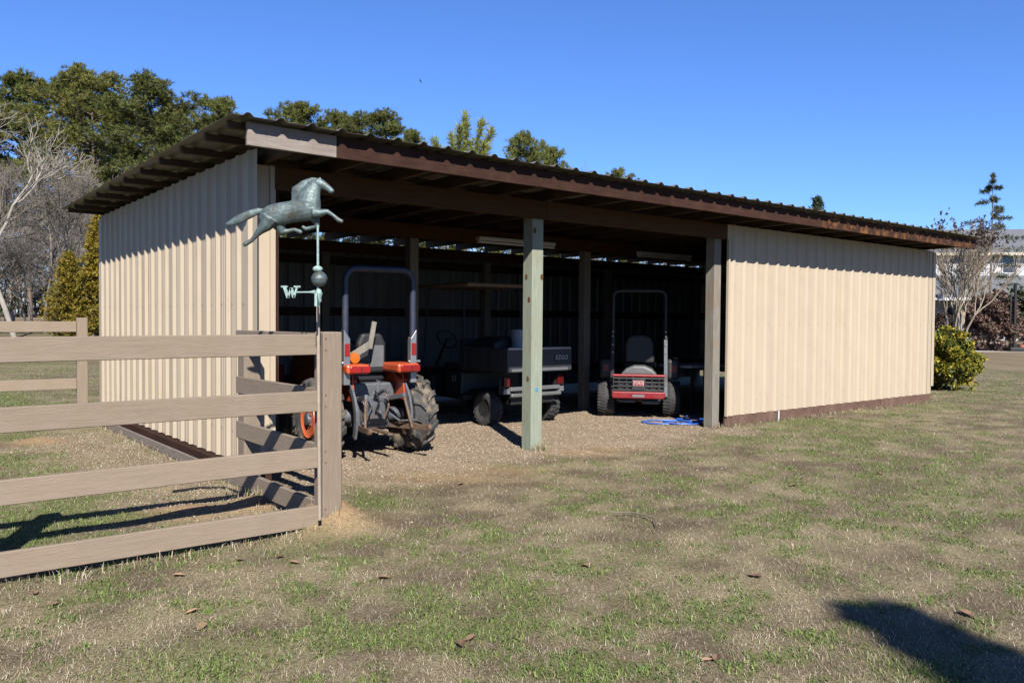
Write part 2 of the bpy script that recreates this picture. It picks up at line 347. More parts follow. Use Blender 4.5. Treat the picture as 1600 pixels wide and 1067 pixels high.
# taller tufts along posts, rails and skirts
xs_, ys_, hs_ = [], [], []
def tuft_line(a, b, n_, spread, h_):
    for _ in range(n_):
        q = rng.random(); p = W(a[0] + (b[0] - a[0]) * q, a[1] + (b[1] - a[1]) * q); xs_.append(p.x + rng.normal() * spread); ys_.append(p.y + rng.normal() * spread); hs_.append(h_ * (.4 + rng.random()))
tuft_line((3.25, -.06), (3.42, -.06), 160, .035, .09); tuft_line((6.8, -.10), (13.2, -.10), 1500, .04, .06); tuft_line((-.18, -1.88), (-5, -1.75), 1500, .07, .06); tuft_line((-.2, -1.6), (-.2, 0), 500, .09, .07)
tuft_line((-.17, 0), (-.17, 5.5), 500, .06, .07); tuft_line((6.55, -.02), (6.75, -.02), 90, .03, .07); tuft_line((-.5, 5.5), (-5, 5.4), 700, .1, .1); tuft_line((13.4, .3), (14.6, .9), 500, .15, .12)
xs_, ys_, hs_ = map(np.array, (xs_, ys_, hs_)); n = len(xs_)
c = np.where(rng.random((n, 1)) < .25, np.array([[.18, .25, .06]]), pal[rng.integers(0, 5, n)]) * (.7 + .6 * rng.random((n, 1)))
blades(n, xs_, ys_, hs_, .003 + .003 * rng.random(n), .15 + .7 * rng.random(n), c, 'long_grass', 'longer dry grass left standing along posts, fence rails and skirt boards', 'grass')
def stones(n, x, y, r, rgb, name, label):
    oc = np.array([[1, 0, 0], [-1, 0, 0], [0, 1, 0], [0, -1, 0], [0, 0, 1], [0, 0, -1]], float)
    of = np.array([[0, 2, 4], [2, 1, 4], [1, 3, 4], [3, 0, 4], [2, 0, 5], [1, 2, 5], [3, 1, 5], [0, 3, 5]])
    v = oc[None] * (r[:, None, None] * (.6 + .8 * rng.random((n, 6, 1)))) ; v[:, :, 2] *= .6
    a = rng.random(n) * 6.28; ca, sa = np.cos(a), np.sin(a)
    vx = v[:, :, 0] * ca[:, None] - v[:, :, 1] * sa[:, None]; vy = v[:, :, 0] * sa[:, None] + v[:, :, 1] * ca[:, None]
    tz = (rng.random(n) - .5)[:, None] * .8
    v = np.stack([vx + x[:, None], vy + y[:, None], v[:, :, 2] + vx * tz + (gz(x, y) + r * .2)[:, None]], -1)
    f = (np.arange(n)[:, None, None] * 6 + of[None]).reshape(-1, 3)
    return tag(link(name, np_mesh(name, v.reshape(-1, 3), f, np.repeat(rgb, 6, 0)), m_stone), label, 'gravel', kind='stuff')
n = 120000; s = rng.uniform(-1.6, 7.6, n); t = rng.uniform(-2.0, 4.5, n); x = X0 + s * U[0] + t * B[0]; y = Y0 + s * U[1] + t * B[1]
gr, di, gn = masks(x, y); k = rng.random(n) < gr * .75 + .01; x, y = x[k], y[k]; n = len(x)
sp = np.array([[.44, .36, .265], [.36, .28, .20], [.48, .42, .34], [.30, .21, .145], [.42, .29, .19], [.46, .37, .26]])
stones(n, x, y, .004 + .011 * rng.random(n) ** 2.4, sp[rng.integers(0, 6, n)] * (.65 + .7 * rng.random((n, 1))), 'gravel', 'tan and grey gravel scattered on the shed floor and beside its end wall')
# fallen leaves
def leaf_mesh(sz):
    m = MB(); pts = [(-.5, 0), (-.25, .2), (.05, .26), (.3, .15), (.5, 0), (.3, -.17), (.05, -.24), (-.25, -.18)]
    m.add([(a * sz, b * sz, .012 + sz * .25 * (abs(b) * 1.6 - .2 * math.sin(a * 5))) for a, b in pts] + [(0, 0, .006)], [(i, (i + 1) % 8, 8) for i in range(8)])
    return m
lm = leaf_mesh(.075)
for i, (px, py) in enumerate([(85, 947), (280, 901), (375, 878), (438, 874), (300, 960), (55, 930), (720, 1010), (735, 1000), (1105, 1032), (915, 885), (1375, 742), (1300, 655), (1325, 668), (720, 757), (315, 985), (1120, 1030), (1510, 960), (600, 905), (240, 845), (460, 885), (1240, 760), (1180, 900)]):
    g = on_ground(px, py)
    o = lm.build('fallen_leaf', m_deadleaf, None, (g.x, g.y, gzf(g.x, g.y) + .002), (random.uniform(-.12, .12), random.uniform(-.12, .12), random.uniform(0, 6.28)))
    o.scale = [random.uniform(.7, 1.35)] * 3
    tag(o, 'curled brown dead leaf lying loose on the lawn', 'leaf', 'fallen leaves on the lawn')

# ---------------------------------------------------------------- shed
LEN, DEP = 13.17, 5.5
def zr(t): return 3.058 - .012 * (t + .6)        # underside of the roof sheets
shed = empty('equipment_shed', (X0, Y0, 0), TH, 'long open-fronted tan metal pole shed with a low brown-edged shed roof', 'shed')
def board(name, p, q, w, h, m, parent=None, up=(0, 0, 1), bevel=.004):
    """board whose own X axis runs along its length"""
    p = Vector(p); q = Vector(q); d = (q - p); L = d.length; d.normalize(); upv = Vector(up); sy = upv.cross(d)
    if sy.length < 1e-4: sy = Vector((0, 1, 0))
    sy.normalize(); uz = d.cross(sy); o = MB().box((0, -w / 2, -h / 2), (L, w / 2, h / 2)).build(name, m, parent, bevel=bevel, seg=1)
    o.matrix_local = Matrix.Translation(p) @ Matrix((d, sy, uz)).transposed().to_4x4(); return o
def post(s, t, w, m, z1, z0=-.1, name='post'):
    return MB().box((-w / 2, -w / 2, z0), (w / 2, w / 2, z1)).build(name, m, shed, (s, t, 0), bevel=.006, seg=1)
PITCHR = .27
def sheet(name, n, length, m, frame, parent=shed, h=.028, base=.09, top=.026, thick=.0012):
    """ribbed sheet: ribs along local Y (0..length), n ribs across X, ribs rise along local Z"""
    pr = [(0, 0)]
    for i in range(n):
        c = (i + .5) * PITCHR
        pr += [(c - base / 2, 0), (c - top / 2, h), (c + top / 2, h), (c + base / 2, 0)]
        a = c + PITCHR / 2
        if i < n - 1: pr += [(a - .032, 0), (a - .024, .004), (a - .016, 0), (a + .016, 0), (a + .024, .004), (a + .032, 0)]
    pr.append((n * PITCHR + .012, 0)); k = len(pr)
    mb = MB(); L0, L1 = (length if isinstance(length, tuple) else (length, length))
    X1 = n * PITCHR
    mb.v = [(x, 0, z) for x, z in pr] + [(x, L0 + (L1 - L0) * x / X1, z) for x, z in pr]
    mb.f = [(i, i + 1, i + 1 + k, i + k) for i in range(k - 1)]
    me = bpy.data.meshes.new(name); me.from_pydata(mb.v, [], mb.f); me.update()
    o = link(name, me, m, parent); o.matrix_local = frame
    so = o.modifiers.new('gauge', 'SOLIDIFY'); so.thickness = thick; so.offset = -1
    return o
def frame(org, ax, ay, az): return Matrix.Translation(org) @ Matrix((Vector(ax), Vector(ay), Vector(az))).transposed().to_4x4()
# posts
SP = [.135, 3.32, 6.66, 9.95, 13.05]
for i, s in enumerate(SP):
    if i == 1: cpost = post(s, .08, .165, m_treated, 2.84)
    elif i == 2: rpost = post(s - .02, .085, .15, m_oldpost, 2.84)
    else: post(s, .12, .14, m_brown if i == 0 else m_oldpost, 2.84)
    post(min(s, 13.0), 2.68, .14, m_oldpost, 2.79); post(min(s, 13.0), 5.38, .14, m_oldpost, 2.74)
tag(cpost, 'pale green treated square post with brown knots at the middle of the opening')
for (dx, dy, z, axis_) in ((-.0835, .02, 1.98, 0), (.06, -.0835, 1.98, 1), (-.0835, -.03, 1.72, 0), (-.0835, -.02, .82, 0), (-.05, -.0835, 2.5, 1)):
    k_ = MB().lathe([(0, .023), (.002, .02), (.003, .0)], ax='x' if axis_ == 0 else 'y', n=12)
    if axis_ == 0: k_.v = [(-a, b, c * 1.5) for a, b, c in k_.v]
    else: k_.v = [(a, -b, c * 1.5) for a, b, c in k_.v]
    k_.build('knot', m_knot, cpost, (dx, dy, z))
k_ = MB().lathe([(0, .026), (.002, .024), (.003, 0)], ax='y', n=12); k_.v = [(a, -b, c) for a, b, c in k_.v]; k_.build('paint_mark', m_bluep, cpost, (.0, -.0835, .70))
# beams, rafters, purlins
board('beam', (.2, -.024, 2.735), (3.415, -.024, 2.735), .045, .205, m_beamw, shed)
board('beam', (3.42, -.024, 2.735), (6.82, -.024, 2.735), .045, .205, m_beamw, shed)
board('beam', (6.825, -.02, 2.735), (13.1, -.02, 2.735), .03, .19, m_beamw, shed)
for a, b in ((.05, 6.6), (6.605, 13.1)):
    board('beam', (a, 2.585, 2.70), (b, 2.585, 2.70), .045, .19, m_beamw, shed)
    board('beam', (a, 5.285, 2.665), (b, 5.285, 2.665), .045, .18, m_beamw, shed)
PT = [-.52, .02, .68, 1.34, 2.01, 2.68, 3.32, 3.98, 4.64, 5.22, 5.62]
for k in range(20):
    s = .12 + .675 * k
    if s > 13.1: break
    board('rafter', (s, -.61, zr(-.61) - .062 - .065), (s, 5.7, zr(5.7) - .062 - .065), .042, .128, m_rafter, shed)
for t in PT:
    board('purlin', (-.40, t, zr(t) - .031), (13.42, t, zr(t) - .031), .05, .058, m_rafter, shed)
# roof sheets
T0, T1 = -.765, 5.82
for k in range(13):
    n = 4; s0 = -.46 + k * 4 * PITCHR
    if k == 12: n = 4
    z0, z1 = zr(T0) + .002 + (k % 2) * .0015, zr(T1) + .002 + (k % 2) * .0015
    d = Vector((0, T1 - T0, z1 - z0)); L = d.length; d.normalize()
    sheet('roof_sheet', n, L, m_roof, frame((s0, T0, z0), (1, 0, 0), d, Vector((1, 0, 0)).cross(d)))
# fascia
board('fascia_board', (-.29, -.632, 2.953), (.487, -.632, 2.953), .036, .185, m_grey, shed)
for a, b, m_ in ((.49, 4.85, m_brown), (4.853, 8.2, m_brown), (8.203, 13.46, m_scrape)):
    board('fascia_board', (a, -.631, 2.951), (b, -.631, 2.951), .034, .186, m_, shed)
# walls.  left end wall: ribs stand out to -s
def wall(n_sheets, org, ax, az, z0, ztop, m, start=0):
    for k in range(n_sheets):
        o = Vector(org) + Vector(ax) * (k * 4 * PITCHR + start) + Vector(az) * ((k % 2) * .0016)
        yield o
ROWS = []
for k in range(6):
    nr = 4 if k < 5 else 1; t1 = 5.53 - k * 4 * PITCHR            # laid from the back to the front, X axis runs to -t
    za = zr(t1) - .10; zb = zr(t1 - nr * PITCHR) - .10
    sheet('wall_sheet', nr, (za - .18, zb - .18), m_tan, frame((-.012 - (k % 2) * .0016, t1, .18), (0, -1, 0), (0, 0, 1), (-1, 0, 0)))
for k in range(6):                                                # front panel right of the opening
    nr = 4 if k < 5 else 3; s0 = 6.775 + k * 4 * PITCHR
    sheet('wall_sheet', nr, 2.84 - .158, m_tan, frame((s0, -.048 - (k % 2) * .0016, .158), (1, 0, 0), (0, 0, 1), (0, -1, 0)))
for k in range(5):                                                # far end wall
    sheet('wall_sheet', 4, 2.55, m_tan, frame((13.15 + (k % 2) * .0016, .04 + k * 4 * PITCHR, .3), (0, 1, 0), (0, 0, 1), (1, 0, 0)))
for k in range(12):                                               # back wall, ribs outwards
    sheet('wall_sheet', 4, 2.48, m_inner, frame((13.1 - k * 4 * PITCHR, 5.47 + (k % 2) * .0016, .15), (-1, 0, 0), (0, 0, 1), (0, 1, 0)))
# corner trims
def sheetpoly(name, pts, z0, z1, m):                              # folded strip in plan
    mb = MB(); k = len(pts); mb.v = [(a, b, z0) for a, b in pts] + [(a, b, z1) for a, b in pts]; mb.f = [(i, i + 1, i + 1 + k, i + k) for i in range(k - 1)]
    me = bpy.data.meshes.new(name); me.from_pydata(mb.v, [], mb.f); me.update(); o = link(name, me, m, shed)
    so = o.modifiers.new('gauge', 'SOLIDIFY'); so.thickness = .0015; return o
sheetpoly('corner_trim', [(-.012, .13), (-.026, .125), (-.026, -.012), (.155, -.012), (.157, -.03), (.205, -.03), (.207, .0)], .17, 2.84, m_tan)
sheetpoly('corner_trim', [(-.03, 5.44), (-.03, 5.56), (.05, 5.56)], .17, 2.84, m_tan)
sheetpoly('corner_trim', [(13.085, -.066), (13.195, -.066), (13.195, .07)], .30, 2.82, m_tan)
sheetpoly('edge_trim', [(12.95, -.056), (13.11, -.056)], .158, 2.84, m_tan)
sheetpoly('edge_trim', [(6.80, -.081), (6.765, -.081), (6.765, -.045)], .158, 2.63, m_tan)
board('corner_board', (.226, .02, .1), (.226, .02, 2.63), .035, .05, m_brown, shed, up=(1, 0, 0))
# girts, skirts
for z in (.5, 1.6, 2.45):
    for a, b in ((.06, 6.6), (6.605, 13.1)): board('girt', (a, 5.44, z), (b, 5.44, z), .036, .14, m_brown, shed)
    board('girt', (.026, .2, z), (.026, 5.35, z), .036, .14, m_brown, shed)
    board('girt', (6.83, -.022, z - .15), (13.1, -.022, z - .15), .036, .14, m_brown, shed)
    board('girt', (13.12, .2, z), (13.12, 5.35, z), .036, .14, m_brown, shed)
board('skirt_board', (-.045, -.02, .135), (-.045, 5.5, .135), .10, .07, m_brown, shed)
board('skirt_board', (-.07, -.04, .048), (-.07, 5.53, .048), .09, .095, m_skirtg, shed)
for a, b in ((6.78, 7.5), (7.505, 9.2), (9.205, 11.2), (11.205, 13.1)):
    board('skirt_board', (a, -.03 - random.uniform(0, .01), .06), (b, -.03, .06), .04, .21, m_skirt, shed)
pv = MB().tube([(8.05, -.075, 0), (8.05, -.075, .158)], .014, 10).build('conduit', m_white, shed, smooth=True)
# screws on the sheets
sc_l = MB(); hexp = lambda c, ax: [tuple(Vector(c) + Vector(p)) for p in ax]
for z in (.45, 1.25, 1.62, 2.35):
    for i in range(20):
        t = 5.53 - (i + .5) * PITCHR - PITCHR * .36; sc_l.box((-.0185, t - .007, z - .007), (-.0125, t + .007, z + .007))
tag(sc_l.build('screws', m_screw, shed), kind='stuff')
sc_r = MB()
for z in (.35, 1.45, 2.3):
    for i in range(23):
        s = 6.775 + (i + .5) * PITCHR + PITCHR * .3; sc_r.box((s - .006, -.0555, z - .006), (s + .006, -.0495, z + .006))
tag(sc_r.build('screws', m_tan, shed), kind='stuff')
# strip lights hanging from the rafters
for i, (a, b, t, z) in enumerate(((3.95, 5.35, 2.0, 2.56), (7.2, 8.5, 2.0, 2.545))):
    e = empty('strip_light', W((a + b) / 2, t, z), TH, ['unlit white fluorescent strip light under the roof behind the green middle post', 'unlit fluorescent strip light under the roof above the red mower'][i], 'light', 'strip lights under the shed roof')
    L = (b - a) / 2
    MB().box((-L, -.05, .02), (L, .05, .07)).build('housing', m_white, e, bevel=.008)
    MB().tube([(-L + .02, 0, 0), (L - .02, 0, 0)], .017, 10).build('tube', m_white, e, smooth=True)
    for q in (-1, 1):
        MB().box((q * (L - .02) - .012, -.03, -.02), (q * (L - .02) + .012, .03, .02)).build('lamp_holder', m_white, e)
        MB().tube([(q * L * .7, 0, .07), (q * L * .7, 0, zr(t) - .17 - z)], .003, 5).build('hanger', m_iron, e)

# ---------------------------------------------------------------- fences
FZ = [1.315, .925, .535, .13]
def corner_fence():
    e = empty('board_fence', W(-.16, -1.78, 0), TH, 'taupe painted four-board fence across the left foreground, turning back to the shed corner', 'fence')
    def P(s, t, z): return (s + .16, t + 1.78, z)
    def fpost(s, t, h=1.40, w=.145):
        p = MB().box((-w / 2, -w / 2, -.2), (w / 2, w / 2, h)).build('post', m_fencep, e, P(s, t, 0), bevel=.008, seg=1); return p
    fpost(-.145, -1.775); fpost(-2.385, -1.70); fpost(-5.0, -1.6); fpost(-.14, -.30, 1.36)
    for i, z in enumerate(FZ):
        j = random.uniform(-.012, .012)
        board('rail', P(-.24, -1.83, z), P(-2.385, -1.75, z - .018 + j), .036, .142, m_fence, e)
        board('rail', P(-2.39, -1.75, z - .02 + j), P(-5.0, -1.65, z - .03), .036, .142, m_fence, e)
        board('rail', P(-.195, -1.70, z + .005), P(-.20, -.20, z + .01 - j), .036, .142, m_fence, e)
    for z in FZ:
        for q in (-.04, .04):
            MB().lathe([(0, .006), (.002, .005)], ax='y', n=8).build('nail', m_rust, e, P(-.2, -1.852, z + q))
    return e
corner_fence()
e = empty('board_fence', W(-.24, 5.62, 0), TH - .12, 'taupe board fence starting beside the back corner of the shed end wall', 'fence')
MB().box((-.07, -.07, -.2), (.07, .07, 1.47)).build('post', m_fencep, e, bevel=.008, seg=1)
MB().box((-.07, -.07, -.2), (.07, .07, 1.44)).build('post', m_fencep, e, (-2.45, 0, 0), bevel=.008, seg=1)
MB().box((-.07, -.07, -.2), (.07, .07, 1.44)).build('post', m_fencep, e, (-4.9, 0, 0), bevel=.008, seg=1)
for z in (1.345, .96, .555, .16):
    board('rail', (-.072, -.06, z), (-2.45, -.06, z - .01), .036, .145, m_fence, e)
    board('rail', (-2.455, -.06, z - .01), (-4.9, -.06, z - .02), .036, .145, m_fence, e)
# far wire fence along the wood edge
e = empty('wire_fence', (-24, 42, gzf(-24, 42)), 0, 'old wire pasture fence on grey wooden posts in front of the trees', 'fence')
for i in range(8):
    px = -24 - 14 + i * 4.1; y_ = 42 + (i % 3) * .1; z_ = gzf(px, y_) - e.location.z
    MB().tube([(px + 24, y_ - 42, z_ - .2), (px + 24.02, y_ - 42, z_ + 1.35)], .085, 8).build('post', m_bare, e)
    if i:
        for h in (.3, .6, .9, 1.2): MB().tube([(px + 24 - 4.1, 0, zp_ + h), (px + 24, 0, z_ + h)], .006, 4).build('wire', m_iron, e)
    zp_ = z_

# ---------------------------------------------------------------- weathervane
VY = 5.50
def V(px, py, dy=0): return at(px, py, VY + dy)
vb = V(498, 800); vane = empty('weathervane', (vb.x, vb.y, gzf(vb.x, vb.y)), 0, 'green copper running-horse weathervane on a pole strapped to the fence corner post', 'weathervane')
def vl(p): return Vector(p) - vane.location
MB().tube([vl(V(499.5, 812)), vl(V(498, 640)), vl(V(497, 470))], .0125, 12).build('pole', m_pipe, vane, smooth=True)
MB().tube([vl(V(497, 474)), vl(V(496.5, 352))], [.009, .008], 10).build('rod', m_patl, vane, smooth=True)
c = vl(V(499, 436)); MB().lathe([(-.054, .004), (-.05, .02), (-.038, .038), (-.02, .05), (-.003, .0535), (-.002, .0555), (.002, .0555), (.003, .0535), (.02, .05), (.038, .038), (.05, .02), (.054, .004)], c, 'z', 28).build('ball', m_patina, vane, smooth=True)
c = vl(V(496.5, 420)); MB().lathe([(-.02, .012), (-.014, .028), (-.003, .033), (.003, .033), (.012, .026), (.02, .012)], c, 'z', 24).build('collar', m_patl, vane, smooth=True)
c = vl(V(498, 462)); MB().lathe([(-.045, .016), (-.03, .02), (-.02, .017), (.0, .022), (.012, .026), (.03, .02), (.045, .013)], c, 'z', 16).build('hub', m_patl, vane, smooth=True)
arm = MB(); a = vl(V(493, 456.5)); b = vl(V(462, 456.8)); arm.tube([a, (a * .7 + b * .3), b], [.016, .006, .006], 8); 
wl2 = []
for q, w in (((444.5, 448), 0), ((450.5, 465.5), 0), ((455, 450), 0), ((459.5, 465), 0), ((464.5, 448), 0)): wl2.append(vl(V(*q)))
for i in range(4): arm.bar(wl2[i], wl2[i + 1], .018, .021 if i in (0, 2) else .014, up=(1, 0, 0))
for i in (0, 4):
    p_ = wl2[i]; arm.bar(p_ + Vector((-.022, 0, 0)), p_ + Vector((.022, 0, 0)), .0182, .012)
arm.build('west_arm', m_patl, vane, bevel=.001, seg=1)
arm = MB(); a = vl(V(497, 470)); arm.tube([a, a + Vector((.045, -.20, -.0))], .006, 8); p_ = a + Vector((.045, -.21, 0))
arm.bar(p_ + Vector((0, -.035, .045)), p_ + Vector((0, -.035, -.04)), .016, .013, up=(0, 1, 0)); arm.bar(p_ + Vector((0, .035, .045)), p_ + Vector((0, .035, -.04)), .016, .013, up=(0, 1, 0)); arm.bar(p_ + Vector((0, -.035, .04)), p_ + Vector((0, .035, -.035)), .0158, .013)
arm.build('side_arm', m_patl, vane)
hm = MB()
HZ = .6   # body is about half as thick as it is tall
def hp(px, py, dy=0): return vl(V(px, py, dy))
k = .0049
hm.tube([hp(409, 333), hp(414, 336), hp(424, 338), hp(440, 334), hp(456, 331), hp(470, 328), hp(482, 325), hp(491, 325), hp(496, 327)], [9 * k, 13.5 * k, 16 * k, 15.5 * k, 15 * k, 16.5 * k, 17.5 * k, 14.5 * k, 8 * k], 18, HZ)
hm.tube([hp(482, 330), hp(481, 316), hp(485, 303), hp(491, 292), hp(497, 286)], [17 * k, 18 * k, 14.5 * k, 10.5 * k, 7.8 * k], 16, .55)     # neck
hm.tube([hp(474, 322), hp(466, 310), hp(468, 301), hp(478, 291), hp(490, 283), hp(498, 281)], [5 * k, 10 * k, 12.5 * k, 9.5 * k, 6 * k, 2.5 * k], 12, .3)          # mane
hm.tube([hp(456, 304), hp(462, 300), hp(471, 295)], [2.5 * k, 5.5 * k, 6 * k], 10, .3)
hm.tube([hp(494, 286), hp(501, 288), hp(508, 291), hp(515, 296), hp(519, 300), hp(520, 302)], [7 * k, 7.2 * k, 5.5 * k, 4.2 * k, 4 * k, 2.2 * k], 12, .7)       # head
hm.tube([hp(498, 284, .008), hp(500, 276.5, .01)], [2.2 * k, .6 * k], 6); hm.tube([hp(498, 284, -.008), hp(501, 277, -.01)], [2.2 * k, .6 * k], 6)
hm.tube([hp(490, 333, -.02), hp(501, 333, -.026), hp(512, 331, -.03), hp(521, 337, -.03), hp(529, 344, -.03), hp(536, 347, -.03)], [8 * k, 5.5 * k, 3.6 * k, 2.6 * k, 3.4 * k, 2.6 * k], 10)
hm.tube([hp(489, 336, .02), hp(494, 346, .026), hp(496, 354, .028), hp(487, 356, .03), hp(478, 358, .03), hp(472, 354, .03)], [8 * k, 5.5 * k, 4 * k, 2.8 * k, 3.2 * k, 2.8 * k], 10)
hm.tube([hp(422, 342, -.02), hp(415, 353, -.03), hp(406, 361, -.032), hp(399, 369, -.032), hp(393, 376, -.032), hp(384, 381, -.032), hp(380, 384, -.032)], [13 * k, 9 * k, 5.5 * k, 3.4 * k, 2.8 * k, 3.4 * k, 2.4 * k], 10)
hm.tube([hp(430, 342, .02), hp(437, 353, .03), hp(443, 363, .032), hp(451, 361, .032), hp(460, 359, .032), hp(468, 362, .032), hp(472, 364, .032)], [13 * k, 9 * k, 6 * k, 3.2 * k, 2.8 * k, 3.4 * k, 2.6 * k], 10)
hm.tube([hp(412, 329), hp(403, 330), hp(390, 335), hp(375, 342), hp(362, 348), hp(353, 351)], [3 * k, 4.6 * k, 6 * k, 6.4 * k, 4.6 * k, 1.6 * k], 10, .5)        # tail
ho = hm.build('horse', m_patina, vane)
rm = ho.modifiers.new('cast', 'REMESH'); rm.mode = 'VOXEL'; rm.voxel_size = .0042; rm.use_smooth_shade = True
sm_ = ho.modifiers.new('soft', 'SMOOTH'); sm_.iterations = 3; sm_.factor = .5

# ---------------------------------------------------------------- vehicles
def text_part(txt, size, m, parent, loc, rot, ext=.003, name='lettering'):
    cu = bpy.data.curves.new(name, 'FONT'); cu.body = txt; cu.size = size; cu.extrude = ext; cu.align_x = 'CENTER'; cu.align_y = 'CENTER'
    to = bpy.data.objects.new('tmp', cu); col.objects.link(to)
    me = bpy.data.meshes.new_from_object(to.evaluated_get(bpy.context.evaluated_depsgraph_get())); bpy.data.objects.remove(to)
    me.materials.clear(); return link(name, me, m, parent, loc, rot)
def wheel(parent, c, D, w, rimD, m_t, m_r, lugs=0, side=1, dish=.05, lugh=.02, chev=True, name='wheel', fc=.3):
    """wheel with its axle along X; side=+1 when the outside faces +X"""
    e = empty(name, c); e.parent = parent; r = D / 2 - (lugh if lugs else 0); rr = rimD / 2; h = w / 2
    prof = [(-h * .72, rr), (-h * .95, rr + (r - rr) * .3), (-h, rr + (r - rr) * .62), (-h * .88, r * .965), (-h * .6, r * .995), (0, r), (h * .6, r * .995), (h * .88, r * .965), (h, rr + (r - rr) * .62), (h * .95, rr + (r - rr) * .3), (h * .72, rr)]
    mb = MB().lathe(prof + [(h * .6, rr - .01), (-h * .6, rr - .01), prof[0]], (0, 0, 0), 'x', 40)
    if lugs:
        for sd_ in (-1, 1):
            for i in range(lugs):
                a0 = 2 * math.pi * (i + (.5 if sd_ > 0 else 0)) / lugs; da = 2 * math.pi / lugs
                def pt(x_, a, rad): return Vector((x_, rad * math.cos(a), rad * math.sin(a)))
                if chev:
                    xs = [0.02 * sd_, h * .55 * sd_, h * 1.0 * sd_]; an = [a0 + da * .55, a0 + da * .18, a0]; rb = [r - .012, r - .012, r * .93]; rt = [r + lugh, r + lugh, r * .985 + lugh * .4]; hw_ = [da * .17, da * .19, da * .25]
                else:
                    xs = [0.01 * sd_, h * .5 * sd_, h * .95 * sd_]; an = [a0, a0, a0]; rb = [r - .01] * 2 + [r * .93]; rt = [r + lugh] * 2 + [r * .975 + lugh * .4]; hw_ = [da * .3] * 3
                vs_ = []
                for j in range(3):
                    vs_ += [pt(xs[j], an[j] - hw_[j], rb[j]), pt(xs[j], an[j] + hw_[j], rb[j]), pt(xs[j], an[j] + hw_[j] * .75, rt[j]), pt(xs[j], an[j] - hw_[j] * .75, rt[j])]
                fs = [(0, 1, 2, 3), (11, 10, 9, 8)]
                for j in range(2):
                    for q in range(4): fs.append((j * 4 + q, j * 4 + (q + 1) % 4, j * 4 + 4 + (q + 1) % 4, j * 4 + 4 + q))
                mb.add(vs_, fs)
    mb.build('tyre', m_t, e, smooth=True)
    s_ = side
    MB().lathe([(s_ * h * .72, rr + .004), (s_ * h * .66, rr - .012), (s_ * h * fc, rr - .022), (s_ * (h * fc - dish * .4), rr * .86), (s_ * (h * fc - dish), rr * .5), (s_ * (h * fc - dish * .8), rr * .42), (s_ * (h * fc - dish * .8), .0001)], (0, 0, 0), 'x', 36).build('rim', m_r, e, smooth=True)
    MB().lathe([(-s_ * h * .72, rr + .004), (-s_ * h * .6, rr - .02), (-s_ * h * .2, rr - .03), (-s_ * h * .25, rr * .86), (-s_ * h * .5, rr * .6), (-s_ * h * .6, rr * .4), (-s_ * h * .6, .0001)], (0, 0, 0), 'x', 36).build('inner_rim', m_r, e, smooth=True)
    hub = MB().lathe([(s_ * (h * fc - dish * .8), rr * .3), (s_ * (h * fc - dish * .8 + .03), rr * .28), (s_ * (h * fc - dish * .8 + .035), .0001)], (0, 0, 0), 'x', 16)
    for i in range(5):
        a = i * 2 * math.pi / 5; hub.lathe([(s_ * (h * fc - dish * .85), .011), (s_ * (h * fc - dish * .85 + .018), .011), (s_ * (h * fc - dish * .85 + .018), .0001)], (0, rr * .4 * math.cos(a), rr * .4 * math.sin(a)), 'x', 6)
    hub.build('hub', m_iron, e, smooth=True); return e

# --- tractor: +Y forward, origin on the ground under the rear axle
tr = empty('compact_tractor', (-1.60, 8.97, 0), R(34), 'orange compact tractor with lugged tyres, parked with its rear towards the opening', 'tractor')
RD, RW = .87, .29
wheel(tr, (.54, 0, RD / 2 - .01), RD, RW, .44, m_tyre, m_rimo, 14, 1, .02, .034, fc=.92)
wheel(tr, (-.54, 0, RD / 2 - .01), RD, RW, .44, m_tyre, m_rimo, 14, -1, .02, .034, fc=.92)
for q in (-1, 1): wheel(tr, (q * .46, 1.5, .29), .58, .2, .30, m_tyre, m_rimo, 14, q, .03, .016)
MB().box((-.2, -.18, .30), (.2, .35, .66)).box((-.14, .35, .32), (.14, 1.55, .55)).box((-.16, -.24, .36), (.16, -.17, .60)).build('transmission', m_iron, tr, bevel=.03)
ax = MB().tube([(-.5, 0, .43), (-.22, 0, .43), (.22, 0, .43), (.5, 0, .43)], [.06, .085, .085, .06], 12); ax.build('axle', m_iron, tr, smooth=True); MB().tube([(-.44, 1.5, .3), (.44, 1.5, .3)], .045, 8).build('front_axle', m_iron, tr)
hd = MB().prism([(-.24, .55), (.24, .55), (.25, .9), (.19, 1.03), (0, 1.06), (-.19, 1.03), (-.25, .9)], .72, 1.85); hd.build('hood', m_orange, tr, smooth=True, bevel=.03)
MB().box((-.2, 1.852, .62), (.2, 1.87, .95)).build('grille', m_black, tr, bevel=.01)
MB().box((-.26, .62, .6), (.26, .74, 1.08)).build('dashboard', m_black, tr, bevel=.03)
sw = MB().tube([(.17 * math.cos(a), .17 * math.sin(a) * .9, .17 * math.sin(a) * .45) for a in [i * math.pi / 10 for i in range(21)]], .013, 8); sw.bar((-.17, 0, 0), (.17, 0, 0), .03, .01); sw.tube([(0, 0, 0), (0, .14, -.16)], .02, 8)
sw.build('steering_wheel', m_black, tr, (0, .55, 1.16), smooth=True)
MB().box((-.42, .28, .50), (.42, .72, .53)).build('footplate', m_iron, tr, bevel=.01)
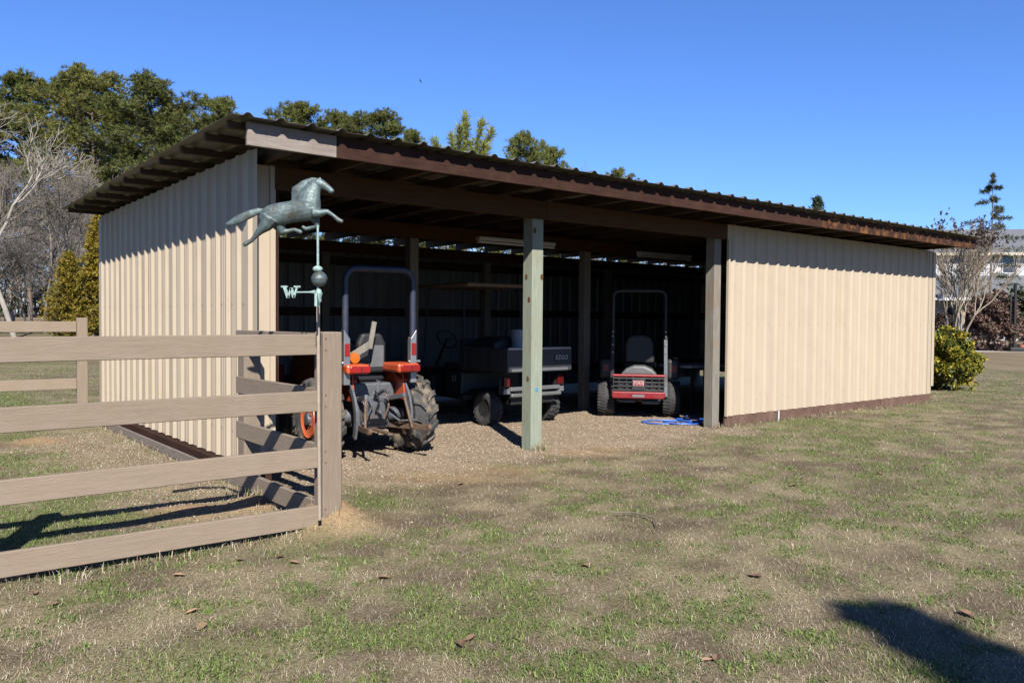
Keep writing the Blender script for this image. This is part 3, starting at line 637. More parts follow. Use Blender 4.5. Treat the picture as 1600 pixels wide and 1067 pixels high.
for q in (-1, 1):
    fm = MB(); x0_, x1_ = (.24, .43) if q > 0 else (-.43, -.24)
    for d_ in range(38, 130, 10):
        a = R(d_); r0, r1 = RD / 2 + .045, RD / 2 + .07; y0_, z0_ = math.cos(a), math.sin(a)
        fm.v += [(x0_, y0_ * r0, RD / 2 + z0_ * r0), (x1_, y0_ * r0, RD / 2 + z0_ * r0), (x1_, y0_ * r1, RD / 2 + z0_ * r1), (x0_, y0_ * r1, RD / 2 + z0_ * r1)]
    nn = len(fm.v) // 4
    for i in range(nn - 1):
        for j in range(4): fm.f.append((i * 4 + j, i * 4 + (j + 1) % 4, i * 4 + 4 + (j + 1) % 4, i * 4 + 4 + j))
    fm.f += [(0, 1, 2, 3), tuple(len(fm.v) - 4 + j for j in (3, 2, 1, 0))]
    fm.build('fender', m_orange, tr, smooth=True)
    MB().add([(q * .30, y_, z_) for y_, z_ in ((-.36, .62), (.34, .62), (.34, .86), (.1, .93), (-.3, .9))] + [(q * .285, y_, z_) for y_, z_ in ((-.36, .62), (.34, .62), (.34, .86), (.1, .93), (-.3, .9))], [(0, 1, 2, 3, 4), (9, 8, 7, 6, 5)] + [(i, (i + 1) % 5, (i + 1) % 5 + 5, i + 5) for i in range(5)]).build('wheel_well', m_orange, tr)
    fp = MB(); xi = q * .315
    prev = None
    for i, d_ in enumerate(range(60, 206, 12)):
        a = R(d_); r0, r1 = RD / 2 - .01, RD / 2 + .05
        fp.v += [(xi - .012, r0 * math.cos(a), RD / 2 + r0 * math.sin(a)), (xi + .012, r0 * math.cos(a), RD / 2 + r0 * math.sin(a)), (xi + .012, r1 * math.cos(a), RD / 2 + r1 * math.sin(a)), (xi - .012, r1 * math.cos(a), RD / 2 + r1 * math.sin(a))]
        if i:
            for j in range(4): fp.f.append(((i - 1) * 4 + j, (i - 1) * 4 + (j + 1) % 4, i * 4 + (j + 1) % 4, i * 4 + j))
    fp.f += [(0, 1, 2, 3), tuple(len(fp.v) - 4 + j for j in (3, 2, 1, 0))]
    fp.build('fender_stay', m_iron, tr)
    c0, c1 = (.16, .42) if q > 0 else (-.42, -.16)
    MB().box((c0, -.46, .915), (c1, -.05, 1.015)).build('lamp_box', m_orange, tr, bevel=.025)
    l = MB().box((c0 + .03, -.485, .927), (c1 - .005, -.462, .998)).build('tail_lamp', m_redlens, tr, bevel=.012)
    MB().box((c0 + .03 + (c1 - c0) * .45, -.488, .93), (c0 + .04 + (c1 - c0) * .45, -.4845, .995)).build('lens_divider', m_black, l)
    # roll bar foot with its red reflector
    rf = MB().prism([(q * .385 - .035, .80), (q * .385 + .035, .80), (q * .385 + .035, 1.38 if q > 0 else 1.28), (q * .385 - .035, 1.28 if q > 0 else 1.38)], -.38, -.30).build('roll_bar_foot', m_silver, tr, bevel=.006)
    MB().box((q * .385 - .026, -.386, 1.10), (q * .385 + .026, -.3805, 1.23)).build('reflector', m_redlens, rf)
    MB().tube([(q * .34, -.34, 1.03), (q * .48, -.34, 1.03)], .014, 8).build('pin', m_silver, rf, smooth=True)
    # hitch
    MB().bar((q * .17, -.16, .62), (q * .22, -.5, .68), .035, .05).build('lift_arm', m_iron, tr, bevel=.006)
    MB().tube([(q * .22, -.48, .68), (q * .27, -.58, .34)], .016, 8).build('lift_rod', m_rust, tr, smooth=True)
    MB().bar((q * .19, -.1, .33), (q * .33, -.82, .36), .022, .06).lathe([(-.02, .034), (.02, .034)], (q * .335, -.83, .365), 'x', 14).build('lower_link', m_rust, tr, bevel=.004)
    MB().tube([(q * .13, -.2, .5), (q * .2, -.42, .40), (q * .30, -.6, .42)], .012, 6).build('stabiliser', m_iron, tr)
rp = [(-.39, -.34, 1.25), (-.39, -.34, 1.6), (-.39, -.34, 1.88)] + [(-.39 + .13 * (1 - math.cos(a)), -.34, 1.88 + .14 * math.sin(a)) for a in [R(x_) for x_ in (20, 40, 60, 80)]]
rp += [(-x_, y_, z_) for x_, y_, z_ in rp[::-1]]
MB().tube(rp, .034, 12).build('roll_bar', m_rops, tr, smooth=True)
st = MB().box((-.19, .0, .80), (.23, .42, .90)).build('seat', m_vinyl, tr, bevel=.04, seg=3)
MB().prism([(-.13, .90), (.2, .90), (.2, 1.22), (.15, 1.33), (-.08, 1.33), (-.13, 1.22)], -.07, .02).build('backrest', m_vinyl, tr, bevel=.03, seg=3)
MB().prism([(.01, .96), (.17, .96), (.17, 1.2), (.03, 1.2)], -.082, -.0705).build('seat_panel', m_gvinyl, tr, bevel=.01)
bk = MB().bar((-.30, -.24, 1.08), (-.07, -.26, 1.22), .012, .075, up=(0, 0, 1)); bk.bar((-.08, -.262, 1.17), (-.03, -.27, 1.46), .055, .011, up=(0, 1, 0)); bk.build('sign_bracket', m_oldpost, tr, bevel=.003)
MB().lathe([(-.03, .03), (-.028, .055), (.01, .06), (.02, .045), (.03, .0001)], (-.26, -.27, 1.075), 'y', 20).build('turn_signal', m_amber, tr, smooth=True)
hb = MB().box((-.09, -.30, .42), (.09, -.22, .60)).tube([(0, -.22, .66), (.02, -.42, .74), (.03, -.50, .72)], .022, 8).lathe([(-.38, .022), (-.24, .03)], (0, 0, .50), 'y', 10)
hb.build('hitch_bracket', m_iron, tr, bevel=.008)
for i, (xa, za, xb, zb) in enumerate(((-.10, .66, -.13, .46), (.10, .70, .06, .42), (-.02, .72, -.04, .5))):
    MB().tube([(xa, -.28, za), ((xa + xb) / 2 + .02, -.36, (za + zb) / 2), (xb, -.33, zb)], .011, 6).build('hydraulic_hose', [m_iron, m_rust, m_black][i], tr, smooth=True)
sp = MB()
for i in range(40): a = i * .9; sp.v.append((.0 + .02 * math.cos(a), -.3 + .02 * math.sin(a), .70 + i * .0035))
spt = MB().tube(sp.v, .004, 5).build('spring', m_silver, tr)
MB().bar((0, -.1, .3), (0, -.62, .29), .06, .025).build('drawbar', m_rust, tr, bevel=.005)
MB().box((-.28, -.12, .60), (.28, .28, .79)).build('seat_deck', m_iron, tr, bevel=.02)
MB().tube([(.30, .2, .9), (.33, .26, 1.18)], .009, 6).lathe([(-.02, .016), (.02, .018)], (.335, .265, 1.2), 'z', 10).build('lever', m_black, tr)

# --- utility cart: heads into the shed
cw = W(4.78, 2.12, 0); ct = empty('utility_cart', (cw.x, cw.y, 0), TH, 'dark utility golf cart with tan canopy and cargo bed, backed behind the green post', 'cart')
for q in (-1, 1):
    for yy in (0, 1.72): wheel(ct, (q * .54, yy, .235), .48, .2, .25, m_tyred, m_bed, 20, q, .04, .010, False)
    MB().lathe([(q * .60, .001), (q * .60, .05), (q * .57, .055)], (0, 0, .235), 'x', 14).build('hub_cap', m_silver, ct, smooth=True)
MB().box((-.40, -.35, .30), (.40, 2.2, .46)).build('chassis', m_black, ct, bevel=.02)
MB().box((-.58, -.46, .755), (.58, .60, .79)).build('bed_floor', m_bed, ct, bevel=.006)
for q in (-1, 1):
    sb = MB().box((q * .585 - .02, -.46, .79), (q * .585 + .02, .60, 1.10)).build('bed_side', m_bed, ct, bevel=.01)
    for j in range(5): MB().box((q * .612 - .008, -.38 + j * .21, .80), (q * .612 + .008, -.34 + j * .21, 1.08)).build('rib', m_bed, sb)
    MB().box((q * .51 - .09, -.34, .46), (q * .51 + .09, -.30, .66)).build('fender_flap', m_black, ct)
    MB().box((q * .50 - .055, -.385, .56), (q * .50 + .055, -.341, .70)).build('tail_lamp', m_shadelens, ct, bevel=.01)
    MB().box((q * .50 - .06, -.387, .46), (q * .50 + .06, -.343, .53)).build('reflector_plate', m_silver, ct, bevel=.005)
MB().box((-.565, .56, .79), (.565, .60, 1.10)).build('bed_front', m_bed, ct, bevel=.01)
tg = MB().box((-.60, -.505, .77), (.60, -.463, 1.10)).build('tailgate', m_bed, ct, bevel=.01)
MB().box((-.58, -.513, 1.075), (.58, -.455, 1.108)).build('top_strip', m_silver, tg, bevel=.006)
MB().box((-.52, -.516, .775), (.52, -.5055, .815)).build('bottom_strip', m_silver, tg, bevel=.004)
MB().box((.27, -.511, .905), (.53, -.5055, 1.005)).build('badge', m_cart, tg)
text_part('EZGO', .088, m_letter, tg, (.40, -.5125, .955), (R(90), 0, 0), .001)
MB().box((-.46, -.42, .50), (.46, -.36, .555)).tube([(-.46, -.42, .44), (.46, -.42, .44)], .028, 10).build('bumper', m_silver, ct, bevel=.01)
MB().prism([(.62, .42), (1.0, .36), (1.45, .36), (1.5, .62), (1.9, .74), (2.3, .72), (2.38, .5), (2.3, .35), (1.0, .30), (.62, .34)], -.56, .56)
bd = MB(); pl = [(.55, .40), (1.3, .34), (1.42, .62), (1.62, .72), (2.28, .70), (2.36, .48), (2.28, .34), (.55, .30)]
n_ = len(pl); bd.v = [(-.57, y_, z_) for y_, z_ in pl] + [(.57, y_, z_) for y_, z_ in pl]; bd.f = [tuple(range(n_)), tuple(range(2 * n_ - 1, n_ - 1, -1))] + [(i, i + n_, (i + 1) % n_ + n_, (i + 1) % n_) for i in range(n_)]
body = bd.build('body', m_cart, ct, bevel=.03)
MB().box((-.56, .62, .36), (.56, 1.06, .72)).build('seat_pod', m_cart, ct, bevel=.03)
text_part('ST', .12, m_letter, ct, (-.562, .80, .60), (R(90), 0, R(-90)), .001)
MB().box((-.54, .62, .72), (.54, 1.12, .84)).build('seat', m_vinyl, ct, bevel=.04, seg=3)
MB().box((-.54, .62, .85), (.54, .73, 1.20)).build('backrest', m_vinyl, ct, bevel=.04, seg=3)
sw = MB().tube([(.17 * math.cos(a), .17 * math.sin(a) * .6, .17 * math.sin(a) * .8) for a in [i * math.pi / 12 for i in range(25)]], .014, 8); sw.bar((-.16, 0, 0), (.16, 0, 0), .03, .012); sw.tube([(0, 0, 0), (0, .3, -.42)], .02, 8)
sw.build('steering_wheel', m_black, ct, (-.25, 1.45, 1.18), smooth=True)
MB().box((-.58, .45, 1.97), (.58, 1.95, 2.03)).build('canopy', m_canopy, ct, bevel=.028, seg=3)
for q in (-1, 1):
    MB().tube([(q * .53, .62, .78), (q * .54, .58, 1.4), (q * .53, .62, 1.97)], .013, 8).build('canopy_post', m_black, ct, smooth=True)
    MB().tube([(q * .53, 1.72, .70), (q * .53, 1.62, 1.4), (q * .53, 1.55, 1.97)], .013, 8).build('canopy_post', m_black, ct, smooth=True)
# cargo: dark bag and white bucket standing in the bed
cb = W(4.52, 2.28, .79)
o = MB().prism([(-.28, 0), (.28, 0), (.31, .2), (.26, .40), (.1, .455), (-.12, .45), (-.27, .39), (-.31, .18)], -.24, .24).build('cargo_bag', m_vinyl, None, (cb.x, cb.y, .791), (0, 0, TH + .15), bevel=.06, seg=3); tag(o, 'black bulky bag lying in the front of the cart bed', 'bag')
cb = W(4.70, 1.93, .79); e = empty('bucket', (cb.x, cb.y, .791), .6, 'white plastic bucket standing in the cart bed', 'bucket')
MB().lathe([(0, .135), (.005, .14), (.40, .152), (.44, .156), (.445, .165), (.46, .165), (.462, .16), (.535, .163), (.54, .168), (.555, .168), (.553, .155), (.02, .13), (.02, .0001)], (0, 0, 0), 'z', 32).build('shell', m_white, e, smooth=True)
MB().tube([(.17 * math.cos(a), -.172 * abs(math.sin(a)) * .15, .44 - .12 * math.sin(a)) for a in [i * math.pi / 12 for i in range(13)]], .003, 6).build('handle', m_silver, e)

# --- zero turn mower
mw = empty('riding_mower', (2.0, 12.78, 0), R(-10), 'red and black zero-turn riding mower with roll bar, parked rear outwards by the right post', 'mower')
for q in (-1, 1): wheel(mw, (q * .50, .0, .275), .57, .26, .27, m_tyred, m_bed, 34, q, .05, .006, True)
for q in (-1, 1): wheel(mw, (q * .42, 1.35, .16), .32, .14, .16, m_tyred, m_bed, 0, q, .02)
MB().box((-.36, -.2, .24), (.36, 1.3, .36)).build('frame', m_black, mw, bevel=.02)
MB().box((-.66, .55, .12), (.66, 1.15, .27)).build('mower_deck', m_mred, mw, bevel=.05)
MB().box((-.36, -.36, .38), (.36, -.02, .64)).build('engine', m_black, mw, bevel=.03)
MB().prism([(-.28, .66), (.28, .66), (.20, .75), (.08, .80), (-.08, .80), (-.20, .75)], -.36, .0).build('engine_cover', m_gvinyl, mw, bevel=.03)
gd = MB()
for z in (.435, .495, .555, .615): gd.box((-.385, -.452, z - .012), (.385, -.43, z + .012))
for x_ in (-.385, -.30, -.19, -.09, .09, .19, .30, .372): gd.box((x_, -.455, .42), (x_ + .014, -.4275, .64))
gd.box((-.10, -.458, .44), (.10, -.4265, .62)); gd.build('engine_guard', m_dgrey, mw, bevel=.004)
MB().box((-.40, -.46, .64), (.40, -.36, .675)).build('top_bumper', m_mred, mw, bevel=.014)
MB().prism([(-.40, .33), (-.37, .31), (.37, .31), (.40, .33), (.40, .415), (-.40, .415)], -.475, -.38).build('rear_bumper', m_mred, mw, bevel=.016)
MB().box((-.09, -.48, .335), (.09, -.4755, .37)).build('hitch_plate', m_silver, mw)
bg = MB().box((-.085, -.466, .50), (.085, -.4585, .585)).build('badge', m_mred, mw, bevel=.003)
MB().box((-.078, -.4685, .507), (.078, -.4662, .578)).build('badge_border', m_letter, bg); MB().box((-.072, -.4705, .513), (.072, -.4687, .572)).build('badge_field', m_redlens, bg)
text_part('TORO', .05, m_letter, bg, (0, -.4712, .543), (R(90), 0, 0), .0008)
MB().box((-.30, -.36, .24), (-.05, -.30, .28)).box((.05, -.36, .22), (.32, -.30, .27)).build('muffler', m_iron, mw, bevel=.01)
for q in (-1, 1):
    MB().bar((q * .41, -.30, .33), (q * .40, -.24, 1.2), .055, .045, up=(0, 1, 0)).build('roll_bar_post', m_iron if q > 0 else m_black, mw, bevel=.006)  # right post gets lighter grey as painted sunlight, left one stays black
    bo = MB()
    for z in (1.0, 1.12, 1.25, 1.32): bo.lathe([(-.034, .012), (.034, .012)], (q * .40, -.25, z), 'y', 6)
    bo.build('bolts', m_silver, mw)
    MB().box((q * .52 - .10, -.12, .58), (q * .52 + .10, .45, .90)).build('fuel_tank', m_dgrey, mw, bevel=.05, seg=3)
    MB().box((q * .52 - .03, -.127, .70), (q * .52 + .05, -.1205, .80)).build('tank_label', m_mred, mw)
    MB().tube([(q * .25, .95, .5), (q * .27, .92, .95), (q * .10, .75, 1.02)], .016, 8).build('steering_lever', m_black, mw, smooth=True)
rp = [(-.40, -.24, 1.2), (-.40, -.24, 1.85)] + [(-.40 + .1 * (1 - math.cos(R(a))), -.24, 1.85 + .1 * math.sin(R(a))) for a in (30, 60, 90)]
rp += [(-x_, y_, z_) for x_, y_, z_ in rp[::-1]]; MB().tube(rp, .028, 10).build('roll_bar', m_dgrey, mw, smooth=True)
MB().box((-.26, .18, .72), (.26, .68, .84)).build('seat', m_vinyl, mw, bevel=.05, seg=3)
MB().prism([(-.23, .82), (.23, .82), (.235, 1.12), (.19, 1.23), (.09, 1.275), (-.09, 1.275), (-.19, 1.23), (-.235, 1.12)], .05, .17).build('backrest', m_vinyl, mw, bevel=.04, seg=3)

# --- other things in the shed
hw = []
g0 = on_ground(1050, 661)
for i in range(92):
    a = i * .215; rr_ = .34 - .07 * (i // 29) + .03 * math.sin(i * .4); cx = g0.x + (-.08, .12, .30, .38)[i // 29]; cy = g0.y + (.02, -.10, .12, .1)[i // 29]
    x_, y_ = cx + rr_ * math.cos(a) * 1.1, cy + rr_ * .72 * math.sin(a); hw.append((x_, y_, gzf(x_, y_) + .014 + .012 * (i // 29)))
gq = W(7.2, 1.0); hw += [(gq.x - .2, gq.y - .3, .02), (gq.x, gq.y, .02), (gq.x + .3, gq.y + .6, .02)]
tag(MB().tube(hw, .0105, 8).build('garden_hose', m_hose, None, smooth=True), 'bright blue hose lying in loose coils beside the right opening post', 'hose')
tb = W(8.35, 1.55); e = empty('work_table', (tb.x, tb.y, 0), TH, 'white-edged work table in the dark behind the right opening post', 'table')
MB().box((-.75, -.35, .74), (.75, .35, .78)).build('table_top', m_white, e, bevel=.008)
for q in (-1, 1):
    for p_ in (-1, 1): MB().box((q * .68 - .02, p_ * .3 - .02, 0), (q * .68 + .02, p_ * .3 + .02, .74)).build('leg', m_dgrey, e)
tb = W(1.0, 2.9); e = empty('tool_chest', (tb.x, tb.y, 0), TH, 'dark red tool chest with drawers in the left end of the shed', 'tool chest')
MB().box((-.45, -.25, .1), (.45, .25, .92)).build('cabinet', m_mred, e, bevel=.01)
for j in range(4):
    dr = MB().box((-.42, -.266, .14 + j * .19), (.42, -.252, .31 + j * .19)).build('drawer', m_mred, e, bevel=.005); MB().box((-.3, -.29, .26 + j * .19), (.3, -.267, .28 + j * .19)).build('handle', m_silver, dr)
for q in (-1, 1):
    for p_ in (-1, 1): MB().lathe([(-.02, .05), (.02, .05)], (q * .38, p_ * .2, .05), 'x', 14).build('caster', m_black, e)
pts = [on_ground(*p) for p in ((270, 770), (310, 764), (350, 763), (372, 770), (392, 776), (405, 768), (396, 762), (380, 766), (412, 760))]
tag(MB().tube([(p.x, p.y, gzf(p.x, p.y) + .012) for p in pts], .011, 6).build('drip_tubing', m_tubing, None, smooth=True), 'thin black tubing lying on the ground behind the fence rails', 'tubing')
pts = [on_ground(*p) for p in ((958, 806), (985, 806), (1008, 810), (1022, 817), (1026, 828))]
tag(MB().tube([(p.x, p.y, gzf(p.x, p.y) + .03) for p in pts], [.006, .007, .006, .005, .004], 6).build('fallen_twig', m_bark, None, smooth=True), 'thin dark curved twig lying on the open lawn', 'twig')

# ---------------------------------------------------------------- trees
def seg_mesh(name, segs, k=5):
    a = np.array([[*s[0], *s[1], s[2], s[3]] for s in segs]); p0, p1, r0, r1 = a[:, :3], a[:, 3:6], a[:, 6], a[:, 7]
    d = p1 - p0; d /= np.linalg.norm(d, axis=1, keepdims=True) + 1e-9
    ref = np.where(np.abs(d[:, 2:3]) > .9, [[1., 0, 0]], [[0., 0, 1]]); u = np.cross(d, ref); u /= np.linalg.norm(u, axis=1, keepdims=True); w = np.cross(d, u)
    th = np.arange(k) * 2 * np.pi / k; cs, sn = np.cos(th)[None, :, None], np.sin(th)[None, :, None]
    ring = u[:, None] * cs + w[:, None] * sn
    v = np.concatenate([p0[:, None] + ring * r0[:, None, None], p1[:, None] + ring * r1[:, None, None]], 1)
    i = np.arange(k); f = np.stack([i, (i + 1) % k, (i + 1) % k + k, i + k], -1)
    return np_mesh(name, v.reshape(-1, 3), (np.arange(len(segs))[:, None, None] * 2 * k + f[None]).reshape(-1, 4))
def rvec(): 
    v = rng.normal(size=3); return v / np.linalg.norm(v)
def tufts(pts, n, ln, wd, rgb, bias=None, lo=.5):
    """needle or leaf blades radiating from each point"""
    P = np.repeat(np.asarray(pts), n, 0); N = len(P); d = rng.normal(size=(N, 3))
    if bias is not None: d = d + np.repeat(np.asarray(bias), n, 0)
    d /= np.linalg.norm(d, axis=1, keepdims=True); L = ln * (lo + (1 - lo) * rng.random((N, 1)))
    s = np.cross(d, rng.normal(size=(N, 3))); s /= np.linalg.norm(s, axis=1, keepdims=True); s *= wd / 2
    v = np.stack([P - s * .6, P + s * .6, P + d * L * .6 + s, P + d * L, P + d * L * .6 - s], 1)
    i = np.arange(N)[:, None] * 5; f = np.concatenate([i + [0, 1, 2], i + [0, 2, 4], i + [4, 2, 3]])
    c = np.repeat(np.asarray(rgb), n, 0) * (.7 + .6 * rng.random((N, 1)))
    return v.reshape(-1, 3), f, np.repeat(c, 5, 0)
def pine_meshes(h, crown, spread, seed, tone, nb=38, ntuft=15, up=.25, dens=1.3):
    global rng; rng = np.random.default_rng(seed)
    segs = []; pts = []; bias = []; cols = []
    lean = rng.normal(size=2) * .015
    tp = [np.array([lean[0] * z * math.sin(z * .3), lean[1] * z, z]) for z in np.linspace(0, h * .97, 12)]
    for i in range(11): segs.append((tp[i], tp[i + 1], .017 * h * .55 * (1 - i / 12) + .02, .017 * h * .55 * (1 - (i + 1) / 12) + .02))
    z0 = h * (1 - crown)
    for b in range(nb):
        f = (b + rng.random() * .8) / nb; z = z0 + (h * .97 - z0) * f ** .9; az = b * 2.4 + rng.normal() * .4
        L = spread * (math.sin(math.pi * (.16 + .80 * f)) ** .8) * (.6 + .6 * rng.random()); L = max(L, .5)
        p = np.array([tp[0][0], tp[0][1], z]); j = min(10, int(z / (h * .97) * 11)); p[:2] = tp[j][:2]
        d = np.array([math.cos(az), math.sin(az), up * (rng.random() + f * 1.5) - .05]); d /= np.linalg.norm(d); nseg = 5
        for q in range(nseg):
            p2 = p + d * L / nseg; segs.append((p, p2, .05 * L * .35 * (1 - q / nseg) + .012, .05 * L * .35 * (1 - (q + 1) / nseg) + .01))
            if q >= 1:
                for _ in range(int((2.2 + .9 * q) * dens)):
                    off = rvec() * np.array([1, 1, .6]) * (.22 * L * (.5 + .5 * rng.random()) + .25); e_ = p2 + off + np.array([0, 0, .12])
                    segs.append((p2, e_, .014, .006))
                    for _ in range(4):
                        pts.append(e_ + rng.normal(size=3) * [.2, .2, .13]); bias.append(d * .5 + [0, 0, .9]); cols.append(tone * (.6 + .55 * rng.random()) * np.array([1 + .25 * (rng.random() - .3), 1, 1]))
            p = p2; d = d + rng.normal(size=3) * .14 + [0, 0, .07]; d /= np.linalg.norm(d)
    for _ in range(10): pts.append(np.array([tp[-1][0], tp[-1][1], h * .97]) + rng.normal(size=3) * .3); bias.append([0, 0, 1.2]); cols.append(tone)
    return seg_mesh('trunk', segs, 5), (np.array(pts), np.array(bias), np.array(cols), ntuft)
def pine_variant(h, crown, spread, seed, tone, ln=.44, wd=.042, **k_):
    tm, (p, b, c, n) = pine_meshes(h, crown, spread, seed, np.array(tone), **k_)
    v, f, rgb = tufts(p, n, ln, wd, c, b); return tm, np_mesh('crown', v, f, rgb)
def plant(name, meshes, loc, rz, sc, label, cat, group=None, mats=(None, None), parts=('trunk', 'crown')):
    e = empty(name, loc, rz, label, cat, group); e.scale = (sc, sc, sc)
    for me, m, pn in zip(meshes, mats, parts): link(pn, me, m, e)
    return e
PG = (.19, .225, .05); PG2 = (.235, .25, .05)
PV = [pine_variant(20, .66, 4.1, 11, PG), pine_variant(22, .62, 4.6, 12, PG2), pine_variant(18, .7, 3.7, 13, PG)]
PM = (m_bark, m_leafy)
def tree_at(px, pytop, d, var, h0, name, label, cat='tree', group=None, mats=PM, rz=None, wx=1.0):
    p = at(px, pytop, d); z = gzf(p.x, d); sc = (p.z - z) / h0
    e = plant(name, var, (p.x, d, z), random.uniform(0, 6.28) if rz is None else rz, sc, label, cat, group, mats); e.scale = (sc * wx, sc * wx, sc); return e
H = [20, 22, 18]
GP = 'pine trees rising beyond the shed'
for (px, py, d, v, lab, wx) in [
    (150, 113, 74, 1, 'tallest broad green pine at the wood edge left of the shed roof', 1.15), (228, 122, 70, 0, 'broad green pine just right of the tallest pine', 1.2), (45, 122, 84, 2, 'tall green pine standing behind the bare tree at the left edge', 1.0),
    (98, 124, 80, 0, 'tall green pine close to the left of the tallest pine', .95), (335, 158, 82, 2, 'pine top showing just above the left end of the shed roof', 1.0), (278, 168, 84, 1, 'lower pine filling in behind the two broad pines', .9), (-30, 150, 78, 1, 'pine at the very left edge of the picture', 1.0), (190, 170, 88, 2, 'shaded pine deep in the wood behind the tall pines', 1.1),
    (468, 164, 84, 0, 'leftmost pine top above the shed roof, behind the horse', 1.0), (520, 178, 86, 2, 'small pine top just right of the one above the horse', .8), (598, 180, 80, 2, 'round dark pine top above the roof left of the young pine', 1.05), (645, 206, 90, 0, 'low pine top between the round one and the young pine', .8),
    (808, 209, 66, 2, 'round bright pine top above the roof right of the young pine', .75), (860, 233, 80, 0, 'spreading dark pine top right of the round bright one', .8), (968, 266, 85, 1, 'tiny pine top barely clearing the roof right of the bare twigs', .8)]:
    tree_at(px, py, d, PV[v], H[v], 'pine_tree', lab, 'tree', GP, wx=wx)
# young pine with upright candles
rng = np.random.default_rng(5); segs = [((0, 0, 0), (0, 0, 7.2), .09, .03)]; pts = []; bi = []; cs = []
tips = [(0, 0, 8.0)] + [(1.15 * math.cos(a) * r_, 1.15 * math.sin(a) * r_, z_) for a, r_, z_ in ((0, .8, 7.6), (.9, .5, 7.2), (2.0, .55, 7.4), (3.1, .9, 7.1), (4.0, .5, 7.5), (5.0, .8, 6.9), (5.7, .45, 7.7))] + [(1.7 * math.cos(i * 1.3) * (1 + .3 * (i % 3)), 1.7 * math.sin(i * 1.3) * (1 + .3 * (i % 3)), 6.4 - .55 * i * .8) for i in range(12)]
for tx, ty, tz in tips:
    b0 = np.array([tx * .25, ty * .25, tz - 1.9]); t_ = np.array([tx, ty, tz]); segs.append(((0, 0, max(.6, tz - 2.6)), b0, .04, .03)); segs.append((b0, t_, .03, .012))
    for q in np.linspace(.15, 1, 34): pts.append(b0 * (1 - q) + t_ * q + rng.normal(size=3) * .03); dd = t_ - b0; bi.append(dd / np.linalg.norm(dd) * 1.5); cs.append(np.array([.25, .27, .045]) * (.75 + .45 * q))
v, f, c = tufts(pts, 20, .34, .02, cs, bi)
tree_at(728, 176, 26, (seg_mesh('trunk', segs, 6), np_mesh('crown', v, f, c)), 8.1, 'young_pine', 'bright yellow-green young pine with upright leaders, poking above the roof', mats=PM, rz=.4)
# bare trees
def bare(h, seed, depth=5, spread=.55, r=.10, stems=1, upw=.25, kids=(3, 4), twig=.7, droop=0):
    g = np.random.default_rng(seed); segs = []
    def grow(p, d, L, r_, lev):
        ns = 3
        for q in range(ns):
            d = d + g.normal(size=3) * .13 + [0, 0, upw * .25 - droop * lev * .05]; d = d / np.linalg.norm(d); p2 = p + d * L / ns; ra, rb = r_ * (1 - .28 * q / ns), r_ * (1 - .28 * (q + 1) / ns)
            segs.append((p, p2, max(ra, .006), max(rb, .005))); p = p2
            if lev < depth and lev > 0 and g.random() < .6:
                a = g.normal(size=3); a -= d * a.dot(d); a /= np.linalg.norm(a); grow(p, d * .7 + a * spread * 1.2, L * .55, r_ * .5, lev + 1)
        if lev < depth:
            for _ in range(g.integers(*kids) if kids[1] > kids[0] else kids[0]):
                a = g.normal(size=3); a -= d * a.dot(d); a /= np.linalg.norm(a); grow(p, d + a * spread * (.7 + .6 * g.random()), L * twig * (.75 + .4 * g.random()), r_ * .6, lev + 1)
    for s_ in range(stems):
        a = s_ * 2 * math.pi / max(stems, 1) + g.random(); tilt = (.12 + .2 * g.random()) if stems > 1 else .05
        grow(np.array([.1 * math.cos(a), .1 * math.sin(a), 0.]) * (stems > 1), np.array([math.cos(a) * tilt, math.sin(a) * tilt, 1.]), h * .30, r, 0)
    return seg_mesh('trunk', segs, 4), max(s[1][2] for s in segs)
BT = [bare(9, 21, 6, .62, .085, 1, .5), bare(9, 22, 5, .6, .07, 2, .5), bare(8, 23, 5, .65, .06, 3, .3)]
BT[0] = bare(9, 21, 5, .68, .09, 1, .5)
m_pale = mat('pale_bark', (.44, .40, .35), .9, var=.25, scale=2)
GB = 'bare trees along the wood edge'
for (px, py, d, v, lab, wx) in [
    (20, 150, 40, 0, 'big pale bare tree spreading at the left edge before the pines', 1.15), (72, 215, 46, 1, 'bare tree with long upright shoots right of the big pale one', 1.0), (-25, 210, 44, 2, 'bare tree cut by the left picture edge', 1.0), (110, 300, 56, 2, 'smaller bare tree beneath the tall pines', 1.0),
    (45, 330, 52, 1, 'low grey bare tree beneath the big pale one', 1.3), (135, 310, 66, 1, 'thin bare tree close left of the shed end wall', 1.1), (10, 370, 50, 2, 'low twiggy bare tree by the wire fence', 1.4), (90, 390, 48, 0, 'low bare sapling left of the yellow cedars', 1.2), (905, 247, 75, 1, 'purplish bare treetop above the roof right of the pines', .6)]:
    tree_at(px, py, d, (BT[v][0],), BT[v][1], 'bare_tree', lab, 'tree', GB, (m_pale if d < 42 else m_bare,), wx=wx)
# wood mass far behind
rng = np.random.default_rng(31); segs = []
for i in range(1000):
    x_ = rng.uniform(-130, 30); y_ = rng.uniform(96, 135); z_ = gzf(x_, y_); hh = rng.uniform(5, 15); segs.append(((x_, y_, z_), (x_ + rng.normal() * .5, y_, z_ + hh), .13, .03))
    for j in range(16):
        q = rng.uniform(.15, 1) * hh; a = rng.normal(size=3) * [1.3, 1.3, .5] + [0, 0, 1.1]; segs.append(((x_, y_, z_ + q), (x_ + a[0], y_ + a[1], z_ + q + a[2]), .035, .012))
P_ = np.stack([rng.uniform(-130, 30, 9000), rng.uniform(94, 112, 9000), np.zeros(9000)], -1); P_[:, 2] = gz(P_[:, 0], P_[:, 1]) + rng.random(9000) ** 1.7 * 10
wo = link('distant_wood', seg_mesh('distant_wood', segs, 3), m_bare); tag(wo, 'grey bare wood filling in far behind the pines', 'wood', kind='stuff')
